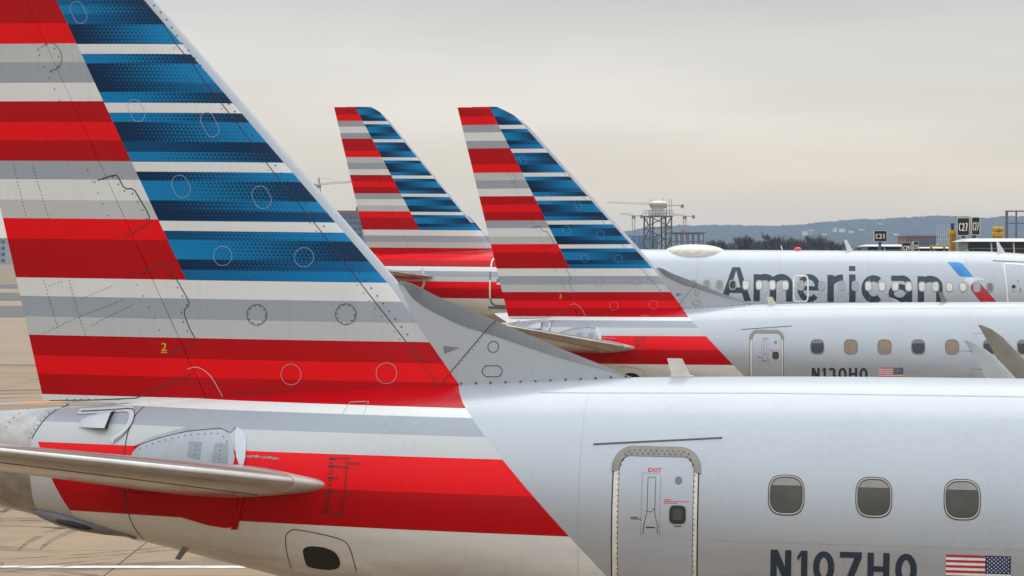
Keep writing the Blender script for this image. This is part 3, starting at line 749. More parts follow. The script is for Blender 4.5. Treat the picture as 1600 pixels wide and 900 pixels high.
    CI = [(-4.155, 5.211, 1), (-3.233, 5.232, 1), (-3.789, 4.611, 0), (-2.805, 4.643, 0), (-4.523, 5.806, 0), (-3.676, 5.803, 0), (-4.973, 6.513, 0), (-4.128, 6.409, 0), (-5.459, 7.288, 0), (-4.684, 7.148, 0), (-6.092, 8.297, 0)]
    for i, (cx, cz, rv) in enumerate(CI):
        tall = 0 if cz < 6 else (.03 if cz < 6.6 else .06 if cz < 7.2 else .045)
        rad = .105 if cz < 5.3 else .098 if cz < 6 else .085 if cz < 6.6 else .07
        ol = oval(cx, cz, rad, rad * (1.0 if cz < 6 else 1.05), 36, 2, R(28) if tall else 0, tall)
        ri = obj('access_cover', strip(ol, (.0065 if rv else .005) if near else .004, fdy, .003, True, .03).d(), M_seam if rv else M_paleblue, root)
        if rv and near: mb = rivets([(cx + (p[0] - cx) * .86, cz + (p[1] - cz) * .86) for p in ol] , .055, .0065, fdy, .004)
        if rv and near: obj('rivet', mb.d(), M_rivet if rv else M_paleblue, ri)['kind'] = 'stuff'
    for ol in (oval(-1.724, 4.927, .055, .055), oval(-1.728, 4.683, .055, .055, 28, 2, R(90), .045)):
        obj('access_cover', strip(ol, .007, fdy, .004, True, .03).d(), M_seam, root)
    obj('air_vent', patch(D['vent'], fdy, .004), M_dgrey, root)
    obj('fin_number', letters(digit, -5.17, -5.112, 4.825, 4.905, fy, .004), M_yellowmark, root)
    obj('fin_number', strip([(-5.175, 4.808), (-5.105, 4.808)], .008, fy, .004).d(), M_yellowmark, root)
    # tail side panels round the tailplane root
    obj('root_plate', patch(D['plate'], by, .012, .012), mat('root_plate_paint', (.37, .40, .43), .35, 0, .12, 4), root, True, 40)
    obj('fairing_shade', patch([(-5.29, 3.885), (-5.105, 3.985), (-4.81, 4.075), (-4.52, 4.145), (-4.33, 4.155), (-4.225, 4.11), (-4.25, 4.062), (-4.37, 4.10), (-4.72, 4.06), (-5.01, 3.985)], by, .02, .02), M_grey, root, True, 40)  # grey strip standing in for the curved shadow along the fairing
    for k in ('sq1', 'sq2'): obj('root_panel', patch(D[k], by, .015), mat('root_panel_grey', (.25, .28, .31), .45), root)
    obj('seal_bracket', patch(D['bracket'], by, .02, .02), M_palegrey, root)
    obj('lower_root_plate', patch(D['plow'], by, .012, .012), M_reddark, root, True, 40)
    obj('seal_bracket', patch(D['bracklow'], by, .018, .02), M_reddark, root)
    mb = MB()
    rivets([(-5.2, 3.87), (-5.01, 3.945), (-4.72, 4.015), (-4.40, 4.05), (-4.29, 4.01), (-4.235, 3.93)], .07, .007, by, .014, mb); rivets([(-4.595, 3.84), (-4.595, 3.94)], .04, .006, by, .017, mb); rivets([(-4.32, 3.81), (-4.32, 3.95)], .04, .006, by, .017, mb)
    rivets([(p[0] - .03, p[1]) for p in D['cone1']], .045, .007, by, .004, mb); rivets(D['cone2'], .05, .006, by, .006, mb)
    obj('rivet', mb.d(), M_rivet, root)['kind'] = 'stuff'
    for k, wdt in (('seam1', .012), ('cone1', .012)): obj('seam', strip(D[k], wdt, by, .003).d(), M_seam, root)
    obj('seam', strip(D['outline_top'], .006, by, .003).d(), M_grey, root)
    obj('seam', strip([(-1.2, 4.50), (1, 4.545), (6, 4.575), (12, 4.58)], .008, by, .002, step=.2).d(), M_grey, root)
    obj('seam', strip([(.5, 3.205), (6, 3.205), (12, 3.205)], .0035, by, .002, step=.2).d(), M_grey, root)
    for xx in (-.72, 4.95, 6.3): obj('seam', strip([(xx, by and z) for z in (1.9, 2.5, 3, 3.5, 4, 4.5)], .003, by, .002).d(), M_grey, root)
    # air scoop and curved channel on the tail side
    ys = lambda x, z, o=0: -(by(x, z) + o)
    sc = MB(); a = [(-5.93, ys(-5.93, 4.03), 4.03), (-5.93, ys(-5.93, 4.12), 4.12), (-5.87, ys(-5.87, 4.16), 4.16), (-5.59, ys(-5.59, 4.23, -.03), 4.235), (-5.59, ys(-5.59, 4.05, 0), 4.045)]
    c = [(-5.91, ys(-5.93, 4.05, .02), 4.05), (-5.91, ys(-5.93, 4.1, .03), 4.11), (-5.87, ys(-5.87, 4.13, .05), 4.14), (-5.60, ys(-5.6, 4.2, .13), 4.205), (-5.60, ys(-5.6, 4.06, .13), 4.06)]
    sc.add(a + c, [(5, 6, 7, 8, 9), (0, 1, 6, 5), (1, 2, 7, 6), (2, 3, 8, 7), (4, 0, 5, 9)])
    so_ = obj('air_scoop', sc.d(), M_palegrey, root)
    obj('scoop_mouth', MB().add([(-5.60, ys(-5.6, 4.22, -.03), 4.225), (-5.61, ys(-5.6, 4.2, .12), 4.195), (-5.61, ys(-5.6, 4.06, .12), 4.07), (-5.60, ys(-5.6, 4.05, -.01), 4.055)], [(0, 1, 2, 3)]).d(), M_black, so_)
    ch = D['chan']; obj('curved_channel', strip(ch[1:], .05, by, .02, step=.04).d(), M_palegrey, root)
    obj('seam', strip([(p[0] + .028, p[1] + .004) for p in ch[1:]], .008, by, .021, step=.04).d(), M_seam, root)
    mb = MB(); strip([(-5.86, 4.135), (-5.72, 4.165)], .010, lambda x, z: by(x, z) + .09, .0, mb=mb)
    # lower tail: hatch with black port, drain mast, belly shade line, vent fairing
    ht = obj('hatch_outline', strip(D['hatch'], .009, by, .003).d(), M_seam, root)
    obj('hatch_port', patch(D['hatchwin'], by, .004), M_black, ht)
    dm = MB(); dm.add([(-4.72, -.42, 2.93), (-4.80, -.42, 2.93), (-4.92, -.44, 2.73), (-4.87, -.44, 2.72), (-4.72, -.36, 2.93), (-4.80, -.36, 2.93), (-4.92, -.40, 2.73), (-4.87, -.40, 2.72)], [(0, 1, 2, 3), (7, 6, 5, 4), (0, 4, 5, 1), (1, 5, 6, 2), (2, 6, 7, 3), (3, 7, 4, 0)])
    obj('drain_mast', dm.d(), M_dgrey, root)
    bv = MB()
    for a, b in zip(D['belly'], D['belly'][1:]): bv.bar((a[0], -by(a[0], max(a[1], B175.b(a[0]) + .1)) * .9, max(a[1], B175.b(a[0]) + .06)), (b[0], -by(b[0], max(b[1], B175.b(b[0]) + .1)) * .9, max(b[1], B175.b(b[0]) + .06)), .022, .015, 8)
    obj('belly_shade_line', bv.d(), M_dgrey, root, True, 50)  # dark bar drawn as the shadow line under the belly fairing
    prof = [(.01, -6.5), (.07, -6.4), (.115, -6.2), (.12, -5.95), (.095, -5.7), (.05, -5.45), (.01, -5.3)]
    bf = MB().lathe(prof, (0, 0, 0), 'X', 20); bf.v = [(p[0], p[1] * 1.1 - .26, p[2] * .8 + B175.b(p[0]) + .085) for p in bf.v]
    bo = obj('belly_fairing', bf.d(), M_dgrey, root, True, 50)
    op = MB().lathe([(.01, -6.22), (.05, -6.16), (.07, -6.0), (.05, -5.86), (.01, -5.8)], (0, 0, 0), 'X', 16); op.v = [(p[0], p[1] * .8 - .36, p[2] * .55 + B175.b(p[0]) + .06) for p in op.v]
    obj('opening', op.d(), M_black, bo, True, 50)
    rc = random.Random(4)
    for cx, cz, ln in ((-3.97, 3.845, .10), (-3.83, 3.838, .07), (-3.74, 3.832, .04)):
        pts = [(cx + ln * math.cos(a) * rc.uniform(.6, 1.1), cz + .012 * math.sin(a) * rc.uniform(.5, 1.4)) for a in [i * math.pi / 8 for i in range(16)]]
        obj('paint_chip', patch(pts, by, .003), mat('chipped_primer', (.26, .27, .24), .7, 0, .4, 30), root)
    # trim scale beside the tailplane
    ts = obj('trim_scale', strip(D['arc'], .009, by, .004).d(), M_black, root)
    mb = MB()
    for i, (x, z) in enumerate(D['ticks']): strip([(x - (.035 if i in (0, 2, 5, 9, 15) else .018), z), (x + (.035 if i in (0, 2, 5, 9, 15) else .018), z)], .02 if i in (0, 2, 5, 9, 15) else .012, by, .004, mb=mb)
    for z, a in ((3.86, 0), (3.775, 0), (3.30, -.05)): strip([(-3.09 + a, z), (-2.98 + a, z)], .009, by, .0045, mb=mb)
    obj('tick', mb.d(), M_black, ts)['kind'] = 'stuff'
    obj('scale_lettering', letters('DOWN', -3.0, -2.885, 3.795, 3.83, by, .004), M_black, ts)
    obj('scale_lettering', letters('UP', -3.0, -2.945, 3.50, 3.53, by, .004), M_black, ts)
    for tx, z in (('2°', 3.85), ('0°', 3.78), ('3°', 3.67), ('7°', 3.53), ('12°', 3.33)): obj('scale_lettering', letters(tx, -3.115, -3.07, z - .014, z + .014, by, .004), M_black, ts)
    return root

regional_jet('regional_jet', 'nearest striped-tail airliner marked N107HQ, filling the foreground', (1.4828, 22.6577, .0266), 7.5, .7, 'N107HQ', '2', 'ggg', True)
regional_jet('regional_jet', 'middle striped-tail airliner marked N130HQ, between the near jet and the titled jet', (6.3618, 56.4907, .012), 6.0, -.15, 'N130HQ', '3', 'dttdtd', False)

# ================================================================== the larger airliner behind
B319 = Body([(-7.1, 5.1, 4.85, .1), (-6, 5.33, 4.52, .42), (-4, 5.68, 4.12, .85), (-2, 5.92, 3.75, 1.22), (.7, 6.06, 3.25, 1.58), (3, 6.13, 2.7, 1.83), (6, 6.15, 2.12, 1.96), (8.5, 6.15, 2.02, 1.975), (15, 6.16, 2.01, 1.975), (22, 6.17, 2.01, 1.975), (23.6, 6.1, 2.03, 1.95), (25.5, 5.72, 2.2, 1.72), (27, 4.95, 2.55, 1.25), (28, 4.15, 2.95, .7), (28.4, 3.6, 3.4, .1)], .5)
F319 = Fin((-3.391, 6.874, -.243), (-.273, 9.022, -.839), 12.015, 11.4, .3, .09)
LIV319 = livery('stripe_livery_large', dict(z0=5.375, g=.7545, div=(-.961, 6.888, -.5397), le=(-.273, 9.022, -.839), strip=.09, grime=4.0, zlow=7.2,
    B1=(3.2, 6.13, -.75), B2=(3.2, 6.13, -.95), dot=.03,
    fus=[(3.6, WH), (4.08, RD), (4.49, RB), (4.765, LG), (4.96, MG), (5.19, WH)]))
b3, f3 = B319.y, F319.y
pl3 = thing('airliner', 'farthest airliner with dark American title, eagle emblem and white roof dome', 'airplane', (-2.9237, 94.1017, .0365), (0, R(.45), R(-6)))
obj('fuselage', B319.mesh(-7.1, 28.4, .2, 96), LIV319, pl3, True, 50)
obj('vertical_fin', F319.mesh(0, .66, 5.6, 12.015), LIV319, pl3, True, 40)
obj('rudder', F319.mesh(.6615, 1, 5.85, 12.0), LIV319, pl3, True, 40)
up3 = pchip([.2, 1.007, 1.639, 2.03, 2.6, 3.4], [7.6, 7.5, 6.88, 6.6, 6.33, 6.1])
obj('dorsal_fillet', loft([[(x, .01, up3(x)), (x, .14 * (3.5 - x) / 2.5 + .02, 5.9), (x, -.14 * (3.5 - x) / 2.5 - .02, 5.9), (x, -.01, up3(x))] for x in [.8 + .1 * i for i in range(27)]]), LIV319, pl3, True, 40)
for s in (-1, 1):
    st = obj('horizontal_stabilizer', wing([(-.05 - .62 * (a - 1.2), -2.75 - .36 * (a - 1.2), s * a, 4.93 + .105 * (a - 1.2), .10, 0) for a in (.3, 1.2, 2, 4, 6, 6.2)], 20), M_stab, pl3, True, 40)
    wg = obj('wing', wing([(16.5, 9.9, s * .5, 2.6, .13, 0), (15.6, 10.0, s * 2, 2.7, .13, 0), (12.8, 9.6, s * 6.5, 3.1, .12, 0), (9.6, 8.1, s * 16.5, 3.95, .1, 0)]), M_palegrey, pl3, True, 40)
    obj('wing_fence', MB().box((8.0, s * 16.5 - .03, 3.5), (9.4, s * 16.5 + .03, 4.4)).d(), M_palegrey, wg)
    en = obj('engine', MB().lathe([(.95, 17.6), (1.05, 17.7), (1.12, 17.2), (1.15, 16), (1.05, 14.3), (.7, 13.4), (.4, 12.8), (.05, 12.6)], (0, s * 5.75, 1.55), 'X', 32).d(), M_palegrey, pl3, True, 40)
    obj('pylon', MB().box((12.9, s * 5.75 - .12, 2.3), (15.8, s * 5.75 + .12, 3.1)).d(), M_palegrey, en)
    gear = obj('main_gear', MB().bar((11.6, s * 3.8, .5), (11.7, s * 3.8, 2.9), .16, n=10).d(), M_steel, pl3, True, 40)
    for d in (-.45, .45): obj('wheel', MB().lathe([(.25, -.18), (.5, -.2), (.57, 0), (.5, .2), (.25, .18)], (11.6, s * 3.8 + d, .53), 'Y', 24).d(), M_tyre, gear, True, 40)
ng = obj('nose_gear', MB().bar((23.7, 0, .3), (23.8, 0, 2.4), .1, n=10).d(), M_steel, pl3, True, 40)
for d in (-.22, .22): obj('wheel', MB().lathe([(.15, -.1), (.33, -.11), (.37, 0), (.33, .11), (.15, .1)], (23.7, d, .34), 'Y', 24).d(), M_tyre, ng, True, 40)
obj('stabilizer_seal', strip([(-.70, 5.33), (-.64, 5.2), (-.61, 5.05), (-.6, 4.95)], .1, b3, .03).d(), M_palegrey, pl3)
obj('stabilizer_seal', strip([(-.56, 4.85), (-.58, 4.65), (-.66, 4.5), (-.75, 4.4)], .09, b3, .03).d(), M_palegrey, pl3)
# title letters
for chh, x0, x1, z0, z1 in (('A', 11.556, 12.78, 4.10, 5.455), ('m', 12.873, 14.43, 4.10, 5.2), ('e', 14.62, 15.55, 4.08, 5.205), ('r', 15.815, 16.475, 4.10, 5.2), ('i', 16.68, 16.935, 4.10, 5.545), ('c', 17.165, 18.0, 4.08, 5.185), ('a', 18.235, 19.17, 4.08, 5.185), ('n', 19.385, 20.37, 4.10, 5.18)):
    obj('title_letter', stroke_letter(chh, x0, x1, z0, z1, .255, b3), M_navy, pl3)
# windows
M_bl = [M_panegrey, M_panegrey, M_panegrey, M_dglass, M_whiteblind, M_whiteblind, M_whiteblind, M_whiteblind, M_grey, M_grey, M_grey, M_grey, M_whiteblind, M_whiteblind, M_whiteblind, M_whiteblind, M_whiteblind, M_whiteblind, M_whiteblind, M_whiteblind, M_grey, M_dgrey]
XW = [10.464, 10.985, 11.505, 12.036, 12.566, 13.095, 13.624, 14.141, 14.757, 15.587, 16.387, 16.918, 17.442, 17.977, 18.506, 19.034, 19.561, 20.094, 20.637, 21.168, 21.71, 22.228]
for x, m in list(zip(XW, M_bl)) + [(4.5 + .53 * i, M_panegrey) for i in range(11)]:
    fn = lambda sc: oval(x, 4.745, .115 * sc, .165 * sc, 28, 3)
    fr = obj('cabin_window', ringprofile(fn, [(1.25, .013), (1.15, .02), (1.0, .018), (.96, .014)], b3), M_grey, pl3, True, 60)
    obj('pane', patch(fn(1.0), b3, .0155), m, fr)
# doors
dr = obj('exit_hatch', strip(oval(14.757, 4.62, .285, .515, 40, 6), .06, b3, .016, True, .1).d(), M_white, pl3)
obj('hatch_label', patch([(14.70, 5.02), (14.80, 5.02), (14.80, 5.07), (14.70, 5.07)], b3, .017), M_red, dr); obj('hatch_label', patch([(14.71, 4.43), (14.80, 4.43), (14.80, 4.47), (14.71, 4.47)], b3, .017), M_red, dr)
dr = obj('aft_door', strip([(2.9, 5.74), (2.36, 5.74), (2.24, 5.70), (2.20, 5.6), (2.18, 5.2)], .06, b3, .01).d(), M_white, pl3)
obj('door_edge', strip([(2.18, 5.2), (2.18, 4.85)], .06, b3, .01).d(), M_dgrey, dr); obj('door_edge', strip([(2.18, 4.85), (2.185, 4.1)], .06, b3, .01).d(), M_white, dr)
obj('door_edge', strip([(2.185, 4.1), (2.25, 3.9), (2.4, 3.80), (3.0, 3.79)], .07, b3, .01).d(), M_dgrey, dr); obj('door_sill', strip([(2.1, 3.72), (3.1, 3.70)], .09, b3, .02).d(), M_dgrey, dr)
obj('porthole', patch(oval(2.55, 4.85, .095, .095), b3, .012), M_dgrey, dr); obj('door_symbol', patch([(2.44, 4.67), (2.68, 4.67), (2.6, 4.75), (2.5, 4.75)], b3, .012), M_white, dr)
fd = obj('forward_door', strip([(22.93, 3.3), (22.92, 4.2), (22.82, 5.62), (22.9, 5.69), (23.5, 5.67), (23.75, 5.62), (23.8, 4.2), (23.8, 3.3)], .055, b3, .01).d(), M_white, pl3)
obj('porthole', patch(oval(23.16, 4.78, .075, .075), b3, .012), M_black, fd); obj('door_symbol', patch([(23.08, 4.58), (23.24, 4.58), (23.2, 4.66), (23.12, 4.66)], b3, .012), mat('pink_mark', (.55, .3, .28), .5), fd)
obj('door_symbol', patch([(23.4, 4.55), (23.425, 4.55), (23.425, 4.73), (23.4, 4.73)], b3, .012), M_black, fd); obj('door_symbol', patch([(23.3, 4.98), (23.37, 4.98), (23.37, 5.02), (23.3, 5.02)], b3, .012), M_red, fd)
obj('drip_rail', strip([(22.4, 5.81), (23.6, 5.77), (24.1, 5.73)], .03, b3, .02).d(), M_dgrey, pl3)
# emblem
em = obj('emblem', patch([(20.603, 5.728), (20.95, 5.735), (21.10, 5.71), (21.2, 5.66), (21.581, 5.162), (21.14, 5.158), (21.05, 5.18), (20.98, 5.25)], b3, .006), mat('emblem_blue', (.008, .19, .52), .3, 0, .3, 1.2), pl3)
obj('emblem_head', patch([(21.22, 5.02), (21.26, 5.08), (21.4, 5.12), (21.75, 5.135), (21.92, 5.11), (22.03, 5.03), (21.75, 5.02), (21.6, 4.97), (21.5, 4.88), (21.46, 4.75), (21.34, 4.90)], b3, .006), mat('emblem_grey', (.52, .54, .57), .3, .3), em)
obj('emblem_tail', patch([(21.78, 4.965), (21.62, 4.93), (21.5, 4.83), (21.47, 4.72), (21.5, 4.6), (21.874, 4.139), (22.505, 4.139)], b3, .007), mat('emblem_red', (.42, .006, .014), .3), em)
# roof fittings
dome = []
for i in range(25):
    x = 9.15 + 2.62 * i / 24; q = abs((x - 10.46) / 1.31); e = max(1 - q ** 2.4, 0) ** .62
    dome.append([(x, 1.0 * e * math.cos(a), 6.02 + (.34 * e + .01) * math.sin(a)) for a in [math.pi * k / 14 for k in range(15)]] + [(x, -1.0 * e, 5.8), (x, 1.0 * e, 5.8)])
obj('roof_dome', loft(dome), M_offwhite, pl3, True, 60)
def blade3(x0, x1, xt0, xt1, zt): return loft([[(x0, t, 6.1), (x1, t, 6.1), (xt1, t * .3, zt), (xt0, t * .3, zt)] for t in (.04, -.04)])
for a in ((16.67, 16.95, 16.53, 16.64, 6.6), (14.02, 14.08, 13.96, 14.0, 6.36), (22.72, 23.03, 22.66, 22.75, 6.56)): obj('blade_antenna', blade3(*a), M_white, pl3)
obj('beacon', MB().lathe([(.16, 6.13), (.15, 6.2), (.1, 6.27), (.02, 6.29)], (14.66, 0, 0), 'Z', 16).d(), M_redlamp, pl3, True)
obj('roof_light', MB().lathe([(.08, 6.1), (.07, 6.2), (.02, 6.24)], (21.5, 0, 0), 'Z', 12).d(), M_scuff, pl3, True)
obj('seam', strip([(20.4, 4.42), (12, 4.40)], .012, b3, .004, step=.3).d(), M_grey, pl3)
for xx in (7.0, 10.6, 13.9, 17.5, 21.35): obj('seam', strip([(xx, z) for z in (3.5, 4.2, 4.9, 5.4, 5.9)], .012, b3, .004).d(), M_grey, pl3)

# ================================================================== background things
M_galv = mat('galvanised_steel', (.13, .135, .135), .5, .2, .2, 2); M_rust = mat('rust_red_paint', (.12, .04, .028), .6, 0, .2, 2)
M_signblk = mat('sign_black', (.010, .010, .011), .4); M_signtxt = mat('sign_cream', (.85, .82, .68), .5)
M_yel = mat('bridge_yellow', (.55, .31, .03), .5, 0, .2, 3)
M_brickfar = mat('far_brick', (.21, .10, .075), .8, 0, .2, .4); M_concfar = mat('pale_concrete', (.36, .35, .33), .8, 0, .15, .3)
M_glassfar = mat('blue_office_glass', (.06, .10, .15), .15, 0, .3, .2)
# ---- lattice tower with white tank-shaped head
tw = thing('lattice_tower', 'steel lattice tower with white mushroom-shaped head, rising behind the farthest airliner', 'tower', (25.8, 400, 0), (0, 0, R(12)))
hs = 1.95
for sx in (-1, 1):
    for sy in (-1, 1): obj('leg', MB().bar((sx * hs, sy * hs, 0), (sx * hs, sy * hs, 12.7), .17).d(), M_galv, tw)
for k in range(5):
    z0, z1 = 12.6 - 1.95 * (k + 1), 12.6 - 1.95 * k
    for a, b in (((-1, -1), (1, -1)), ((1, -1), (1, 1)), ((1, 1), (-1, 1)), ((-1, 1), (-1, -1))):
        f = (a, b) if k % 2 else (b, a)
        obj('brace', MB().bar((f[0][0] * hs, f[0][1] * hs, z0), (f[1][0] * hs, f[1][1] * hs, z1), .11).d(), M_galv, tw)
        obj('girt', MB().bar((a[0] * hs, a[1] * hs, z0), (b[0] * hs, b[1] * hs, z0), .1).d(), M_galv, tw)
for x in (-.85, .75): obj('riser_pipe', MB().bar((x, .2, 0), (x, .2, 12.5), .13, n=6).d(), M_rust, tw)
obj('ladder_cage', MB().bar((-2.35, -1.5, 10.9), (-2.35, -1.5, 12.4), .05).bar((-2.0, -1.6, 10.9), (-2.35, -1.5, 10.9), .06).bar((-2.0, -1.6, 12.4), (-2.35, -1.5, 12.4), .06).d(), M_rust, tw)
dk = obj('deck', MB().box((-2.2, -2.2, 12.55), (2.2, 2.2, 12.8)).d(), M_galv, tw)
for i in range(9):
    for s in (-1, 1):
        obj('rail_post', MB().bar((-2.15 + .5375 * i, s * 2.15, 12.8), (-2.15 + .5375 * i, s * 2.15, 13.7), .035).d(), M_galv, dk)
for s in (-1, 1):
    for z in (13.25, 13.7): obj('rail', MB().bar((-2.2, s * 2.15, z), (2.2, s * 2.15, z), .035).bar((s * 2.15, -2.2, z), (s * 2.15, 2.2, z), .035).d(), M_galv, dk)
for x, y in ((-1.95, -1.95), (-1.6, -2.05), (1.55, -2), (1.95, -1.95)): obj('mast', MB().bar((x, y, 12.8), (x, y, 15.7), .035).d(), M_rust, dk)
hd = obj('tank_head', MB().lathe([(1.05, 12.8), (1.08, 13.9), (1.15, 14.2), (1.5, 14.6), (1.62, 14.85), (1.6, 15.05), (1.3, 15.3), (.7, 15.43), (.02, 15.48)], (0, 0, 0), 'Z', 40).d(), M_offwhite, tw, True, 40)
obj('collar', MB().lathe([(1.3, 12.8), (1.3, 13.25), (1.1, 13.35)], (0, 0, 0), 'Z', 32).d(), M_palegrey, hd, True, 40)
obj('lamp', MB().bar((.9, 0, 15.4), (.9, 0, 15.95), .05).d(), M_dgrey, hd)
# ---- tower cranes on the skyline
def crane(label, x, y, zt, jl, cj, col, up=0., d=1, mast=0.9):
    c = thing('tower_crane', label, 'crane', (x, y, 0), group='cranes on the skyline')
    m = MB()
    for sx in (-1, 1):
        for sy in (-1, 1): m.bar((sx * mast, sy * mast, 0), (sx * mast, sy * mast, zt), .22)
    k = 0; z = 0
    while z < zt - 2:
        for s in (-1, 1): m.bar((-mast * (-1) ** k, s * mast, z), (mast * (-1) ** k, s * mast, z + 2.2), .1)
        z += 2.2; k += 1
    obj('mast', m.d(), col, c)
    j = MB(); n = max(4, int(jl / 2.2))
    for i in range(n):
        a, b = -d * jl * i / n, -d * jl * (i + 1) / n; t = .95
        za, zb = zt + up * i / n, zt + up * (i + 1) / n
        j.bar((a, -.6, za), (b, -.6, zb), .14); j.bar((a, .6, za), (b, .6, zb), .14); j.bar((a, 0, za + t), (b, 0, zb + t), .14)
        j.bar((a, -.6, za), ((a + b) / 2, 0, (za + zb) / 2 + t), .08); j.bar(((a + b) / 2, 0, (za + zb) / 2 + t), (b, -.6, zb), .08)
    obj('jib', j.d(), col, c)
    obj('counter_jib', MB().bar((0, -.6, zt), (d * cj, -.6, zt - .2), .25).bar((0, .6, zt), (d * cj, .6, zt - .2), .25).d(), M_dgrey, c)
    obj('counterweight', MB().box((d * cj - .9, -.9, zt - 1.7), (d * cj + .9, .9, zt + .5)).d(), M_dgrey, c)
    obj('cab', MB().box((-1.2, -1.3, zt - 1.9), (1.2, 1.3, zt - .1)).d(), M_dgrey, c)
    return c
M_cpale, M_cblue, M_cred = mat('pale_crane_paint', (.42, .38, .32), .6), mat('blue_crane_paint', (.16, .24, .36), .6), mat('red_crane_paint', (.45, .19, .12), .6)
crane('pale tower crane with the longest jib, its mast behind the lattice tower', 101.5, 1500, 38.7, 38.5, 11.5, M_cpale, 1.5)
crane('small blue-grey tower crane standing just left of the lattice tower', 80.7, 1500, 31.8, 8.6, 5.3, M_cblue, .8)
crane('small red-jibbed tower crane standing just right of the lattice tower', 114.6, 1500, 31.6, 8.0, 5.8, M_cred, .6)
c4 = crane('grey tower crane with raised apex, seen between the near tail and the farthest tail', -128, 1500, 52.3, 24, 2.8, M_galv, 1.6, -1)
obj('apex', MB().bar((-.5, 0, 53), (0, 0, 57.3), .3).bar((.5, 0, 53), (0, 0, 57.3), .3).d(), M_galv, c4)
obj('tie', MB().bar((0, 0, 57.2), (16, 0, 54.2), .07).bar((0, 0, 57.2), (-2.8, 0, 52.6), .07).d(), M_galv, c4)
# ---- building shell under construction beside the tower
def frame_building(name, label, x0, x1, y, depth, ztop, nx, fl, m):
    r = thing(name, label, 'building', ((x0 + x1) / 2, y, 0)); hw_ = (x1 - x0) / 2
    for k in range(1, fl + 1): obj('floor_slab', MB().box((-hw_, 0, ztop * k / fl - .5), (hw_, depth, ztop * k / fl)).d(), m, r)
    for i in range(nx + 1):
        for yy in (.1, depth - .7): obj('column', MB().box((-hw_ + .1 + (2 * hw_ - .8) * i / nx, yy, 0), (-hw_ + .7 + (2 * hw_ - .8) * i / nx, yy + .6, ztop - .5)).d(), m, r)
    return r
fb = frame_building('building_shell', 'grey concrete building shell under construction, right of the lattice tower', pxh(1045, 1300), pxh(1100, 1300), 1300, 30, hz(364, 1300), 6, 4, M_dgrey)
obj('roof_slab', MB().box((-12, -3, hz(364, 1300)), (11.5, 30, hz(362.6, 1300))).d(), M_dgrey, fb); obj('stair_tower', MB().box((-2.5, 6, hz(364, 1300)), (-1.2, 9, hz(359, 1300))).d(), M_dgrey, fb)
fb = frame_building('building_shell', 'blue-wrapped building shell left of the lattice tower', pxh(985, 1300), pxh(1030, 1300), 1310, 24, hz(368, 1300), 5, 4, mat('blue_wrap', (.09, .15, .26), .7))
for i in range(4): obj('wrap_panel', MB().box((-8 + 4.1 * i, -.4, .5), (-4.2 + 4.1 * i, -.2, hz(371, 1300))).d(), mat('blue_wrap', (.1, .2, .4), .7), fb)
# ---- office block between the tails and low blocks
def office(name, label, px0, px1, y, pytop, storeys, bays, wallm, depth=25, band=None):
    x0, x1, zt = pxh(px0, y), pxh(px1, y), hz(pytop, y)
    r = thing(name, label, 'building', ((x0 + x1) / 2, y, 0)); h_ = (x1 - x0) / 2
    obj('wall', MB().box((-h_, 0, 0), (h_, depth, zt - .6)).d(), wallm, r)
    obj('roof', MB().box((-h_ - .3, -.3, zt - .6), (h_ + .3, depth, zt)).d(), band or wallm, r)
    fh = (zt - 1) / storeys
    for k in range(storeys):
        for i in range(bays):
            a = -h_ + 2 * h_ * (i + .12) / bays; b = -h_ + 2 * h_ * (i + .88) / bays
            obj('window', MB().box((a, -.12, fh * k + fh * .32), (b, .1, fh * k + fh * .88)).d(), M_glassfar, r)
    return r
ob = office('office_block', 'blue-glass office block with brick top, between the near tail and the farthest tail', 505, 566, 1100, 333, 9, 8, mat('blue_grey_cladding', (.13, .16, .21), .6), 30, M_brickfar)
obj('brick_storey', MB().box((-9.6, .3, hz(333, 1100)), (9.2, 20, hz(329, 1100))).d(), M_brickfar, ob); obj('penthouse', MB().box((6.2, 3, hz(329, 1100)), (9.4, 12, hz(323, 1100))).d(), M_dgrey, ob)
office('brick_block', 'low brick block with dark window band, below the hills beside gate sign C29', 1416, 1463, 900, 368, 3, 10, M_brickfar, 20)
office('pale_block', 'pale low building at the far left edge beyond the grass', -60, 9, 1400, 372, 4, 9, M_concfar, 20)
